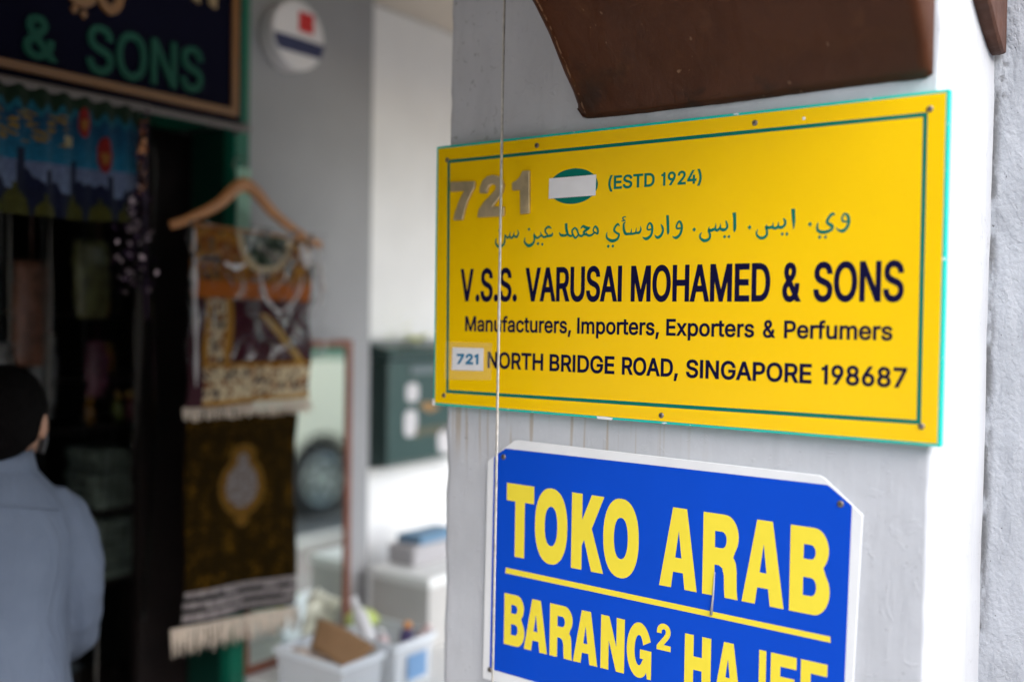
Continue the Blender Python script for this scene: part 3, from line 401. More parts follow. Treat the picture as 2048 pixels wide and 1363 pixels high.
D = json.loads('''{"title":[["V",[-1.07995,1.70531],[-1.05142,1.7054],0.05622],[".S.S.",[-1.04707,1.70541],[-0.95981,1.70568],0.05601],["VARUSAI",[-0.94288,1.70573],[-0.76108,1.70629],0.05551],["MOHAMED",[-0.74539,1.70634],[-0.52294,1.70703],0.05476],["&",[-0.50568,1.70708],[-0.47934,1.70716],0.05429],["SONS",[-0.46152,1.70722],[-0.3424,1.70759],0.05398]],"trade":[["Manufacturers,",[-1.06862,1.65406],[-0.85246,
1.65488],0.02608],["Importers,",[-0.84116,1.65493],[-0.69561,1.65548],0.02561],["Exporters",[-0.68382,1.65553],[-0.54516,1.65606],0.02524],["&",[-0.53242,1.65611],[-0.51435,1.65617],0.02502],["Perfumers",[-0.50164,1.65622],[-0.35514,1.65678],0.0248]],"address":[["NORTH",[-1.01917,1.59252],[-0.90503,1.59301],0.02801],["BRIDGE",[-0.8928,1.59307],[-0.7716,1.59359],0.02771],["ROAD,",[-0.75847,
1.59364],[-0.66308,1.59405],0.02744],["SINGAPORE",[-0.64995,1.59411],[-0.46108,1.59492],0.02709],["198687",[-0.4478,1.59498],[-0.33589,1.59546],0.0267]],"estd":[["(ESTD",[-0.78854,1.8804],[-0.70772,1.88011],0.02087],["1924)",[-0.69689,1.88007],[-0.6308,1.87984],0.02035]],"sticker_no":[["721",[-1.08518,1.59632],[-1.0375,1.59782],0.01821]],"sticker":[[-1.09513,1.62538],[-1.02761,1.62594],[-1.02752,
1.58739],[-1.09606,1.58615]],"tape":[[-1.11084,1.63442],[-1.00968,1.63545],[-1.01004,1.57248],[-1.11298,1.56865]],"patch":[[-0.8985,1.90474],[-0.81053,1.90507],[-0.81104,1.87256],[-0.89896,1.87246]],"oval":[[-0.8535,1.88977],[-0.89977,1.88945],[-0.80729,1.88998],[-0.84877,1.91786],[-0.85598,1.86169]],"border":[[-1.11008,1.949],[-0.32139,1.94763],[-0.32,1.55249],[-1.1062,1.54812]],
"sign":[[-1.14018,1.97942],[-0.29439,1.97378],[-0.29057,1.52566],[-1.13654,1.51892]],"screws":[[-0.92459,1.96062],[-1.11351,1.95188],[-0.55089,1.95979],[-0.31608,1.95408],[-1.114,1.54064],[-0.6891,1.53532],[-0.31655,1.54732]],"hole":[-0.48023,1.95887],"brass":[[[-1.10333,1.91007],[-1.10319,1.91257],[-1.05102,1.9105],[-1.04891,1.90954],[-1.04941,1.89901],[-1.05504,1.89181],[-1.06353,1.87716],
[-1.07028,1.86095],[-1.07407,1.84563],[-1.09495,1.84571],[-1.09248,1.85786],[-1.08475,1.87555],[-1.07698,1.88828],[-1.0718,1.8953],[-1.10306,1.89553]],[[-1.03848,1.88918],[-1.03832,1.899],[-1.03284,1.91024],[-1.02268,1.91703],[-1.01164,1.9183],[-0.99978,1.91571],[-0.99043,1.90875],[-0.98689,1.89846],[-0.98953,1.88788],[-0.99903,1.87632],[-1.00929,1.8658],[-0.98623,1.86352],[-0.98643,1.84809],
[-1.04118,1.84829],[-1.04261,1.85068],[-1.03936,1.86216],[-1.02873,1.87457],[-1.01441,1.88531],[-1.00524,1.89287],[-1.00383,1.89886],[-1.0088,1.90256],[-1.01557,1.90164],[-1.02059,1.89653],[-1.02214,1.88821]],[[-0.95031,1.92061],[-0.93576,1.92022],[-0.93472,1.85032],[-0.953,1.8496],[-0.95458,1.8895],[-0.97016,1.88992],[-0.9709,1.90277],[-0.96224,1.90553],[-0.95501,1.91167]]],"arabic":[[[-0.96124,
1.82454,0.00048],[-0.95875,1.81882,0.001634],[-0.96257,1.81264,0.001922],[-0.9686,1.81479,0.001634],[-0.97214,1.8115,0.001922],[-0.9776,1.81364,0.00173],[-0.9812,1.81181,0.001634],[-0.98588,1.81588,0.001441],[-0.98658,1.80807,0.00173],[-0.98889,1.80128,0.002114],[-0.99736,1.7971,0.002499],[-1.0042,1.80173,0.001922],[-1.00554,1.80769,0.001345],[-1.00414,1.81179,0.00048]],[[-0.96789,1.82158,
0.000288],[-0.96828,1.81722,0.001153],[-0.96975,1.8124,0.001441]],[[-0.97534,1.82137,0.000288],[-0.97623,1.8175,0.001153],[-0.97758,1.81266,0.001441]],[[-0.98679,1.81885,0.000288],[-0.98637,1.8159,0.001153],[-0.98583,1.81294,0.001441]],[[-0.89274,1.82382,0.00048],[-0.89861,1.8269,0.001922],[-0.90427,1.82398,0.001826],[-0.90498,1.81925,0.001634],[-0.90065,1.81434,0.001441]],[[-0.89058,1.81768,
0.000384],[-0.89264,1.81311,0.002114],[-0.90117,1.81198,0.002018],[-0.90803,1.8105,0.001826],[-0.91269,1.81333,0.001634],[-0.91955,1.80975,0.001826],[-0.92306,1.81082,0.00173],[-0.92721,1.8148,0.001634],[-0.92626,1.80805,0.00173],[-0.92869,1.80141,0.00221],[-0.93681,1.79732,0.002595],[-0.94455,1.80189,0.001922],[-0.94618,1.80677,0.001249],[-0.94474,1.81175,0.000384]],[[-0.9142,1.81988,0.000288],
[-0.91367,1.81623,0.001153],[-0.91267,1.81238,0.001441]],[[-0.9267,1.81881,0.000288],[-0.92688,1.81575,0.001249],[-0.92599,1.81188,0.001634]],[[-0.81156,1.81441,0.001345],[-0.81432,1.8182,0.001249],[-0.81069,1.82431,0.001538],[-0.80609,1.8188,0.001922],[-0.80639,1.81239,0.001634],[-0.81156,1.81441,0.001441],[-0.81686,1.81092,0.00173],[-0.82331,1.81022,0.001826],[-0.82772,1.81408,0.001634]],
[[-0.83766,1.8214,0.000769],[-0.83338,1.82522,0.001922],[-0.82681,1.82256,0.002306],[-0.81947,1.823,0.000673]],[[-0.82085,1.82167,0.001249],[-0.82781,1.81852,0.002114],[-0.83154,1.81514,0.002114],[-0.82766,1.81111,0.001441]],[[-0.82223,1.81018,0.00173],[-0.82985,1.8123,0.001826],[-0.83633,1.80975,0.001826],[-0.84186,1.81273,0.001634]],[[-0.84128,1.81131,0.001441],[-0.84419,1.81933,0.00173],
[-0.84866,1.82304,0.001538],[-0.85353,1.81875,0.00173],[-0.85198,1.81309,0.001538],[-0.84724,1.80733,0.001826],[-0.84184,1.8118,0.001441]],[[-0.85176,1.81308,0.001441],[-0.85613,1.81043,0.001826],[-0.86117,1.81295,0.00173]],[[-0.86521,1.83119,0.002499],[-0.86471,1.82292,0.002499],[-0.86233,1.81533,0.00221],[-0.86002,1.81103,0.001441]],[[-0.86118,1.81342,0.001634],[-0.86839,1.81179,0.002114],
[-0.87513,1.81297,0.002018],[-0.87814,1.81741,0.000673]],[[-0.99874,1.82469,-0.001838]],[[-0.93757,1.82431,-0.003032]],[[-0.91914,1.80035,-0.003032]],[[-0.91068,1.79914,-0.002848]],[[-0.76694,1.82255,0.000673],[-0.76991,1.82602,0.00173],[-0.77451,1.82213,0.001826],[-0.77649,1.81676,0.001826],[-0.7717,1.81205,0.00173],[-0.76771,1.8101,0.00173],[-0.77068,1.80295,0.002018],[-0.7798,1.80034,0.002595],
[-0.78828,1.80444,0.001922],[-0.78998,1.80997,0.001249],[-0.78881,1.81449,0.00048]],[[-0.75633,1.82843,0.000577],[-0.75957,1.82604,0.001634],[-0.75918,1.81701,0.002018],[-0.75617,1.81077,0.00221],[-0.75001,1.81019,0.001826],[-0.74388,1.81015,0.00173],[-0.73781,1.81127,0.00173],[-0.73276,1.81153,0.002018],[-0.72983,1.81589,0.001538],[-0.73096,1.82173,0.000384]],[[-0.74589,1.81848,0.000288],
[-0.7462,1.81382,0.001057],[-0.74745,1.81028,0.001345]],[[-0.73758,1.81922,0.000288],[-0.73808,1.81441,0.001057],[-0.73882,1.81086,0.001345]],[[-0.75599,1.8367,0.000673],[-0.76132,1.83577,0.001249],[-0.76053,1.8324,0.001057],[-0.75764,1.83182,0.000673]],[[-0.76399,1.83002,0.000673],[-0.7568,1.83106,0.000961]],[[-0.71203,1.81591,0.001249],[-0.71779,1.81543,0.001441],[-0.71869,1.8199,0.001441],
[-0.71501,1.82525,0.001538],[-0.71115,1.82137,0.001922],[-0.71031,1.81426,0.001922],[-0.71262,1.80637,0.002018],[-0.7195,1.80172,0.002402],[-0.72504,1.80324,0.001153],[-0.72679,1.80526,0.000288]],[[-0.69619,1.82296,0.00048],[-0.69365,1.8189,0.00173],[-0.69226,1.81357,0.00173],[-0.69486,1.80663,0.002018],[-0.70067,1.80286,0.002114],[-0.70467,1.80521,0.001057],[-0.7062,1.80738,0.000288]],[[-0.68523,
1.83591,0.00221],[-0.68454,1.82642,0.002306],[-0.68383,1.81588,0.00221],[-0.6837,1.80974,0.001922],[-0.68392,1.80642,0.000288]],[[-0.66234,1.81574,0.001249],[-0.66885,1.8153,0.001441],[-0.6699,1.81969,0.001441],[-0.66572,1.82579,0.001538],[-0.66198,1.82111,0.001922],[-0.66135,1.81414,0.001922],[-0.66405,1.80642,0.002018],[-0.66952,1.80182,0.00221],[-0.67434,1.80242,0.001153],[-0.67603,1.80457,
0.000288]],[[-0.78666,1.79226,-0.003032]],[[-0.77838,1.7923,-0.002848]],[[-0.64124,1.81267,-0.003216]],[[-0.62878,1.80809,0.000432],[-0.6315,1.80465,0.001369],[-0.63068,1.79947,0.001658],[-0.62467,1.79574,0.002306],[-0.61778,1.79776,0.001946],[-0.61569,1.80345,0.001658],[-0.61806,1.81058,0.001802],[-0.61391,1.81042,0.002234],[-0.60913,1.81215,0.00209],[-0.60497,1.81008,0.00209],[-0.60093,1.81247,
0.001874],[-0.59543,1.81036,0.002234],[-0.59006,1.81268,0.001874],[-0.58935,1.81708,0.001658],[-0.5918,1.82383,0.000865]],[[-0.60727,1.82088,0.000216],[-0.60716,1.8159,0.001225],[-0.6081,1.81211,0.001802]],[[-0.60008,1.82032,0.000216],[-0.59997,1.81561,0.001225],[-0.60158,1.81123,0.001658]],[[-0.6175,1.81632,0.000288],[-0.61798,1.81313,0.001225],[-0.61737,1.81055,0.001586]],[[-0.57924,1.83462,
0.002739],[-0.57827,1.82734,0.00245],[-0.57786,1.81472,0.002378],[-0.57801,1.80969,0.001874],[-0.57834,1.8063,0.000288]],[[-0.64115,1.81261,-0.003101]],[[-0.59318,1.80044,-0.002756]],[[-0.58641,1.8004,-0.002618]],[[-0.55551,1.81258,-0.003307]],[[-0.5428,1.80921,0.00044],[-0.54486,1.80511,0.001233],[-0.54314,1.79974,0.001674],[-0.53712,1.79665,0.002114],[-0.53086,1.79931,0.001938],[-0.52927,1.8053,
0.001674],[-0.53115,1.81216,0.001674],[-0.52719,1.81087,0.002026],[-0.5225,1.81144,0.002026],[-0.51778,1.80975,0.002026],[-0.51393,1.81148,0.002026],[-0.50849,1.81051,0.002026],[-0.50394,1.81407,0.00185],[-0.50344,1.81927,0.001674],[-0.5063,1.82313,0.000881]],[[-0.52095,1.81852,0.000264],[-0.521,1.81401,0.001145],[-0.52249,1.81107,0.001586]],[[-0.51294,1.81893,0.000264],[-0.51307,1.81444,
0.001145],[-0.5143,1.81074,0.001586]],[[-0.53006,1.81589,0.000264],[-0.53078,1.8129,0.001321]],[[-0.49249,1.83587,0.002643],[-0.49183,1.82693,0.002555],[-0.49098,1.8165,0.002026],[-0.49115,1.80723,0.000352]],[[-0.43433,1.82533,0.001057],[-0.43833,1.82574,0.002026],[-0.44317,1.8203,0.00185],[-0.4445,1.8149,0.001938],[-0.43945,1.81105,0.00229],[-0.43735,1.80843,0.002026],[-0.44001,1.80417,0.002026],
[-0.44948,1.80176,0.002378],[-0.45692,1.80445,0.001938],[-0.45816,1.80999,0.001409],[-0.45703,1.8158,0.00044]],[[-0.41716,1.81481,0.001145],[-0.42291,1.81542,0.001409],[-0.4248,1.81947,0.001321],[-0.4217,1.82524,0.001321],[-0.4172,1.82273,0.001938],[-0.41553,1.81546,0.002026],[-0.41715,1.80834,0.002026],[-0.42261,1.80279,0.00229],[-0.42912,1.80376,0.001321],[-0.43261,1.8078,0.000264]],[[-0.50727,
1.80134,-0.002611]],[[-0.50057,1.8011,-0.002611]],[[-0.46828,1.81333,-0.003285]],[[-0.45449,1.79521,-0.002779]],[[-0.44653,1.79509,-0.002611]]],"bluescrews":[[-0.98993,1.44294],[-0.42103,1.43266],[-1.01162,1.07493]],"row1":[[[-0.98125,1.40008],[-0.48714,1.39548]],[[-0.96444,1.27725],[-0.48868,1.27437]],[["T",-0.98144,-0.92558],["O",-0.92307,-0.85949],["K",-0.8515,-0.79139],["O",-0.79222,-0.72887],
["A",-0.69272,-0.63034],["R",-0.62174,-0.56606],["A",-0.55983,-0.49731],["B",-0.48948,-0.43286]]],"row2":[[[-0.98165,1.21262],[-0.43358,1.20928]],[[-0.98283,1.12583],[-0.81722,1.12633]],[["B",-0.98312,-0.94086],["A",-0.94175,-0.89521],["R",-0.89032,-0.84649],["A",-0.84485,-0.79903],["N",-0.79338,-0.75055],["G",-0.74646,-0.70352],["H",-0.64791,-0.60543],["A",-0.59939,-0.5585],["J",-0.55031,
-0.5209],["E",-0.51406,-0.47665],["E",-0.4705,-0.43345]]],"sup2":[[-0.69506,1.21742],[-0.67143,1.21916],[-0.69483,1.17684],[-0.67116,1.17783]],"rule":[[-0.98111,1.25595],[-0.43038,1.24892],[-0.43018,1.24067],[-0.98198,1.24643]],"cord":[[-0.60194,1.31002],[-0.60354,1.27494],[-0.60608,1.24628]]}''')

# ================================================================== materials used across the scene
def plaster(name, base, brush=0.45, rough_amp=0.42, stain=True, speck=0.5):
    m, g, b = newmat(name, 0.62)
    col = g.mix(g.ramp(g.noise(3.5, detail=5), .3, .7), tuple(c*.93 for c in base), tuple(min(1, c*1.06) for c in base))
    col = g.mix(g.math('MULTIPLY', g.ramp(g.noise(26, (1, 1, .25), 8, .6), .52, .75), .35), col, tuple(c*.78 for c in base))
    col = g.mix(g.math('MULTIPLY', g.ramp(g.noise(7, (1, 1, .6), 9, 1.4), .495, .512), .10), col, tuple(c*.80 for c in base))
    crk = g.math('MULTIPLY', g.ramp(g.math('ABSOLUTE', g.math('SUBTRACT', g.noise(6, (1, 1, .45), 7, .9), .5), 0), .0045, .0015), g.ramp(g.noise(3), .52, .62))
    col = g.mix(g.math('MULTIPLY', crk, .45), col, (.2, .19, .18))
    sp = g.math('MULTIPLY', g.ramp(g.noise(170, detail=3), .67, .72), g.ramp(g.noise(9, detail=4), .5, .62))
    x = g.axis(0); z = g.axis(2)
    if stain:
        left = g.math('MULTIPLY', g.ramp(x, -.20, -.40), g.ramp(z, 1.85, 2.0))
        sp2 = g.math('MULTIPLY', g.ramp(g.noise(75, (1, .8, .8), 5, .8), .615, .66), left)
        sp = g.math('MAXIMUM', sp, sp2)
        drip = g.math('MULTIPLY', g.ramp(g.noise(75, (1, 1, .03), 2), .57, .66), g.math('MULTIPLY', g.ramp(z, 1.40, 1.50), g.ramp(z, 1.53, 1.52)))
        drip = g.math('MULTIPLY', drip, g.ramp(x, .15, -.1))
        col = g.mix(g.math('MULTIPLY', drip, .6), col, (.36, .27, .17))
    col = g.mix(g.math('MULTIPLY', sp, speck), col, (.10, .095, .09))
    g.l.new(col, b.inputs['Base Color'])
    n1 = g.bump(g.noise(16, (1, 1, .6), 8), rough_amp, .006)
    n2 = g.bump(g.noise(150, (1, 1, .07), 4), brush, .0012, n1)
    n3 = g.bump(g.ramp(g.noise(38, (1, 1, .8), 6, 1.2), .60, .66), rough_amp*.8, .0012, n2)
    g.l.new(n3, b.inputs['Normal']); return m
M = {}
M['plaster'] = plaster('painted plaster', (.50, .505, .525))
def roughcast():
    m, g, b = newmat('roughcast plaster', .8)
    base = (.40, .405, .425)
    col = g.mix(g.ramp(g.noise(7, detail=6), .3, .7), tuple(c*.9 for c in base), tuple(c*1.08 for c in base))
    x = g.axis(0); z = g.axis(2)
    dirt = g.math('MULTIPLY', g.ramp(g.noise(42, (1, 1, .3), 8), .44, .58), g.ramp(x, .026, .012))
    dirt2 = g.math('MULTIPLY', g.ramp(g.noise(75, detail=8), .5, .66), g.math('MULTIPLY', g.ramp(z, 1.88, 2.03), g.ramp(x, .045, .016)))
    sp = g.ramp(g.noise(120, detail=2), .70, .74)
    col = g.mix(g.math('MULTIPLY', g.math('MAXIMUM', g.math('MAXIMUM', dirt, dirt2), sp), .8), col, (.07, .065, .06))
    g.l.new(col, b.inputs['Base Color'])
    h = g.bump(g.noise(130, (1, 1, .8), 5), .8, .003)
    h = g.bump(g.noise(48, (1, 1, .5), 7, .6), .6, .0028, h)
    h = g.bump(g.ramp(g.noise(14, (1, 1, .5), 8, 1.6), .495, .51), .5, .0012, h)
    g.l.new(h, b.inputs['Normal']); return m
M['roughcast'] = roughcast()
def brown():
    m, g, b = newmat('worn brown paint on wood', .42); b.inputs['Specular IOR Level'].default_value = .22
    col = g.mix(g.ramp(g.noise(11, (1, 1, .5), 7, .8), .35, .68), (.060, .0175, .0055), (.076, .0235, .0078))
    col = g.mix(g.math('MULTIPLY', g.ramp(g.noise(24, (1, 1, .6), 5), .60, .70), .3), col, (.11, .042, .014))
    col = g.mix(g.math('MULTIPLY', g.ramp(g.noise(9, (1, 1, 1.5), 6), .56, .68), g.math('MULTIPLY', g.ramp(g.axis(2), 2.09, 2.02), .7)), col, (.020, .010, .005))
    x = g.axis(0); d = g.math('ABSOLUTE', g.math('ADD', g.math('ADD', x, .835), g.math('MULTIPLY', g.noise(18), .004)), 0)
    line = g.math('MULTIPLY', g.ramp(d, .0022, .0012), g.ramp(g.noise(70), .50, .58))
    nick = g.math('MULTIPLY', g.ramp(g.noise(95, (1, 1, .4), 4), .675, .72), g.ramp(g.noise(10), .45, .6))
    col = g.mix(g.math('MULTIPLY', g.math('MAXIMUM', line, nick), .75), col, (.26, .15, .09))
    g.l.new(col, b.inputs['Base Color'])
    g.l.new(g.bump(g.noise(26, (1.5, 1, .8), 6, .5), .35, .005, g.bump(g.noise(140, (1, 1, .5)), .3, .001)), b.inputs['Normal']); return m
M['brown'] = brown()
M['brown_light'] = mat('brown gloss paint outdoors', (.085, .036, .022), .5, spec=.2, var=.25, vscale=20, bump=.5, bscale=45, bdist=.006)
M['yellow'] = mat('yellow acrylic face', (.86, .53, .0008), .22, var=.025, vscale=5, bump=.03, bscale=7, bdist=.01, spec=.22)
def cyan():
    m, g, b = newmat('turquoise acrylic edge', .25)
    chip = g.math('MULTIPLY', g.ramp(g.noise(45, (1, 1, 3), 6), .66, .70), 1.0)
    g.l.new(g.mix(chip, (.004, .50, .39), (.72, .78, .80)), b.inputs['Base Color']); return m
M['cyan'] = cyan()
M['green_line'] = mat('green vinyl', (.001, .145, .105), .5, spec=.12, var=.06, vscale=30)
M['navy'] = mat('navy vinyl', (.005, .004, .030), .6, spec=.06)
M['white_vinyl'] = mat('white vinyl patch', (.74, .73, .73), .5, var=.03, vscale=40)
M['blue_text'] = mat('blue print', (.01, .17, .32), .5)
M['brass'] = mat('polished brass', (.66, .53, .32), .36, metal=.75, var=.18, vscale=45, bump=.10, bscale=90, bstretch=(1, 1, .3), bdist=.002)
M['steel'] = mat('weathered steel', (.24, .21, .185), .45, metal=.8, var=.3, vscale=160)
M['dark_slot'] = mat('dark recess', (.03, .02, .015), .8)
M['wire'] = mat('galvanised wire', (.62, .59, .54), .38, metal=.75, var=.2, vscale=90)
M['board_white'] = mat('white plastic board', (.74, .74, .74), .45, var=.03, vscale=18, bump=.08, bscale=25, bdist=.002)
M['blue'] = mat('blue vinyl', (.0004, .060, .50), .45, spec=.12, var=.04, vscale=6, bump=.05, bscale=14, bdist=.004)
M['lemon'] = mat('lemon vinyl', (.82, .66, .045), .42, spec=.2, var=.02, vscale=20)
M['cord_grey'] = mat('grey glue drip', (.34, .34, .36), .5)

# ================================================================== setting
def struct(name, mb, m): return tag(mb.build(name, m), kind='structure')
def tiles(name, c1, c2, mort, scale):
    m, g, b = newmat(name, .6)
    br = g.n.new('ShaderNodeTexBrick'); br.inputs['Scale'].default_value = scale; br.inputs['Mortar Size'].default_value = .012
    br.inputs['Color1'].default_value = (*c1, 1); br.inputs['Color2'].default_value = (*c2, 1); br.inputs['Mortar'].default_value = (*mort, 1)
    g.l.new(g.tc.outputs['Object'], br.inputs['Vector'])
    g.l.new(g.mix(g.math('MULTIPLY', g.ramp(g.noise(4), .35, .7), .3), br.outputs[0], (.2, .18, .17)), b.inputs['Base Color'])
    g.l.new(g.bump(br.outputs[1], .3, -.004), b.inputs['Normal']); return m
struct('ground', MB().box((-60, -60, -.6), (300, 300, -.142)), mat('earth and tarmac', (.09, .088, .085), .9, var=.2, vscale=2))
struct('road', MB().box((1.35, -40, -.30), (8.4, 60, -.12)), mat('asphalt', (.10, .10, .10), .85, var=.2, vscale=6, bump=.3, bscale=80))
struct('pavement', MB().box((-.18, -40, -.30), (1.2, 60, -.01)), tiles('pavement pavers', (.13, .085, .072), (.11, .108, .10), (.08, .075, .072), 2.2))
struct('kerb', MB().box((1.2, -40, -.30), (1.35, 60, -.004)), mat('granite kerb', (.36, .35, .33), .8, var=.15, vscale=20))
struct('far_pavement', MB().box((8.4, -40, -.30), (9.8, 60, -.01)), tiles('far pavement pavers', (.36, .33, .30), (.33, .31, .29), (.25, .23, .22), 2))
struct('walkway_floor', MB().box((-2.3, -26, -.30), (-.18, 9, 0)), tiles('walkway tiles', (.58, .54, .50), (.52, .49, .46), (.3, .28, .27), 3.0))

# ------------------------------------------------------------------ the shophouse: pilaster, wall, ceiling, beam, upper storey, shop interior
house = thing('shophouse', (-2.2, 1.9, 0), 'white and grey shophouse with green door frame and covered walkway behind the pillar', 'building')
M['pil_grey'] = mat('grey wall paint', (.29, .29, .297), .7, var=.05, vscale=5, bump=.15, bscale=25, bdist=.004)
M['wall_white'] = mat('white wall paint', (.82, .81, .80), .7, var=.04, vscale=5, bump=.12, bscale=25, bdist=.004)
M['ceil'] = mat('cream ceiling paint', (.52, .46, .39), .8, var=.05, vscale=4)
label(MB().box((-2.55, 1.742, 0), (-2.15, 2.25, 2.676)).build('pilaster', M['pil_grey'], house, bevel=.012), 'grey painted pilaster beside the green door frame')
label(MB().box((-2.55, 2.25, 0), (-2.25, 9, 2.676)).build('wall', M['wall_white'], house), 'white wall behind the green letterbox')
MB().box((-2.55, -26, 0), (-2.25, -.73, 2.676)).build('wall', M['wall_white'], house)
MB().box((-2.56, -26, 2.68), (-1.15, 9, 2.80)).build('ceiling', M['ceil'], house)
M['facade'] = mat('cream facade paint', (.62, .60, .57), .75, var=.06, vscale=3, bump=.2, bscale=20)
MB().box((-1.14, -26, 2.262), (-.27, 1.36, 2.80)).build('beam', M['facade'], house)
MB().box((-1.14, 2.12, 2.50), (-.27, 9, 2.80)).build('beam', M['facade'], house)  # unseen rear beam, underside raised to let more light onto the wall
MB().box((-7, -26, 2.805), (-.25, 9, 8.2)).build('upper_storey', M['facade'], house)
M['green'] = mat('green gloss paint', (.004, .105, .062), .4, spec=.25, var=.08, vscale=12, bump=.1, bscale=30)
M['green_pale'] = mat('pale green patch', (.23, .42, .31), .6, var=.1, vscale=30)
fr = MB(); fr.box((-2.155, 1.69, 0), (-2.11, 1.7395, 2.60)); fr.box((-2.42, -.6, 2.17), (-2.13, 1.689, 2.60));
dfm = fr.build('door_frame', M['green'], house, bevel=.006)
MB().box((-2.107, 1.693, 1.86), (-2.1045, 1.737, 2.06)).build('pale_patch', M['green_pale'], dfm)  # pale green patch on the front of the frame
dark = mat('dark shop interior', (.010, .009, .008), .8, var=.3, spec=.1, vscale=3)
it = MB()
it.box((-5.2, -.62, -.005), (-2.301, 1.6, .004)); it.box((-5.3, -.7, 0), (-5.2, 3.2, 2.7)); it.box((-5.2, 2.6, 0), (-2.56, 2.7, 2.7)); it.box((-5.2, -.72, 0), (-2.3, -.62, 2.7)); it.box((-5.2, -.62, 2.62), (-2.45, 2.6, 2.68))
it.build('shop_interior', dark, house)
MB().box((-2.30, 1.695, 0.0), (-2.156, 1.738, 2.168)).build('door_jamb', mat('shaded green paint', (.003, .028, .019), .4, spec=.2), house, bevel=.004)  # the frame's green darkened, shade of the jamb put into the colour
MB().box((-2.36, 1.56, 0.02), (-2.32, 1.735, 2.165)).build('door_leaf', mat('dark brown door timber', (.010, .0065, .006), .6, spec=.2, var=.3, vscale=12, bump=.2, bscale=20, bstretch=(1, 1, .1)), house, bevel=.005)

# ------------------------------------------------------------------ the pillar
pil = thing('pillar', (-.72, 1.70, 0), 'thick painted plaster pillar carrying the yellow and blue signs', 'pillar')
def shaft():
    # horizontal outline, counter-clockwise from the left rear, with rounded corners
    def corner(cx, cy, r, a0): return [(cx+r*math.cos(R(a0+a*15)), cy+r*math.sin(R(a0+a*15))) for a in range(7)]
    L = []
    def line(a, b, n): L.extend([(a[0]+(b[0]-a[0])*i/n, a[1]+(b[1]-a[1])*i/n) for i in range(n)])
    x0, x1, y0, y1 = -1.125, -.306, 1.366, 1.70
    line((x0, y1), (x0, y0+.012), 12); L.extend(corner(x0+.012, y0+.012, .012, 180)); line((x0+.015, y0), (x1-.012, y0), 60)
    L.extend(corner(x1-.009, y0+.009, .009, 270)); line((x1, y0+.012), (x1+.012, y1), 14); L.append((x1+.012, y1))
    zs = [0, .4, .8]+[.9+.0125*i for i in range(122)]+[2.45]
    rings = []
    for z in zs:
        ring = []
        for (x, y) in L:
            p = Vector((x, y, z)); edge = max(0, 1-abs(x-x0)/.02)*max(0, 1-abs(y-y0)/.03)+max(0, 1-abs(x-x1)/.03)*max(0, 1-abs(y-y0)/.03)
            d = noise.noise(p*7)*.0016+noise.noise(p*Vector((40, 40, 28)))*.0006
            d += edge*(noise.noise(Vector((x*20, y*20, z*20)))*.0024+abs(noise.noise(Vector((3, x*9, z*60))))*.002-.001)
            nx = -1 if x < x0+.01 else (1 if x > x1-.006 else 0); ny = -1 if y < y0+.01 else 0
            ring.append((x+nx*d, y+ny*d, z))
        rings.append(ring)
    return MB().loft(rings)
shaft().build('front_shaft', M['plaster'], pil, smooth=True)
rp = MB(); rp.grid(lambda u, v: (-.322+.40*u, 1.652+.0015*noise.noise(Vector((u*20, v*60, 1))), 2.45*v), 60, 260)
rp.box((-1.0, 1.70, 0), (.078, 2.10, 2.45))
pr_ = MB(); pr_.v, pr_.f, pr_.mi = rp.v, rp.f, rp.mi
pier = thing('pier', (-.306, 1.66, 0), 'rough grey roughcast pier at the right edge behind the smooth white pillar', 'pier')
pr_.build('pier_body', M['roughcast'], pier, smooth=False)

# brown corbels
def corbel_profile(): # (Y, Z) from the wall foot outwards
    return [(1.365, 1.997), (1.352, 2.006), (1.33, 2.034), (1.30, 2.064), (1.255, 2.112), (1.20, 2.155), (1.12, 2.212), (1.055, 2.260)]
cb = MB(); pf = catmull(corbel_profile(), 5)+[(1.365, 2.260)]
nx = 60; rings = []
for i in range(nx+1):
    x = -.856+.539*i/nx; e = min(i, nx-i)*.539/nx; rr = .024 if i < nx/2 else .008
    rg = []
    for (y, z) in pf:
        w = noise.noise(Vector((x*9, y*9, z*9)))*.0022+noise.noise(Vector((x*50, y*30, z*30)))*.0007
        cut = max(0, rr-math.sqrt(max(0, rr*rr-max(0, rr-e)**2)))*.8
        rg.append((x+(.0015*noise.noise(Vector((y*30, z*30, 5))) if i == 0 else 0), min(y+w+cut, 1.365) if y < 1.36 else y, z+w+cut*(.8 if z < 2.25 else 0)))
    rings.append(rg)
cb.loft(rings)
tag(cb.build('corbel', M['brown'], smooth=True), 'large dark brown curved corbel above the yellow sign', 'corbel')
c2 = MB(); pf = catmull([(1.640, 2.083), (1.615, 2.086), (1.580, 2.100), (1.540, 2.118), (1.500, 2.142), (1.440, 2.190), (1.385, 2.260)], 4)+[(1.648, 2.260)]
rings = []
for i in range(9):
    x = -.306+.0265*i/8; e = .004 if i == 8 else 0
    rings.append([(x+(.0012*noise.noise(Vector((y*60, z*60, 8))) if i == 8 else 0), min(1.649, y+e+.0018*noise.noise(Vector((x*70, y*50, z*50)))), z+e*.6+.0022*noise.noise(Vector((x*90, y*40, z*40+5)))*(z < 2.25)) for y, z in pf])
c2.loft(rings)
tag(c2.build('corbel', M['brown_light'], smooth=False, bevel=.0015), 'narrow brown timber corbel end in the top right corner', 'corbel')

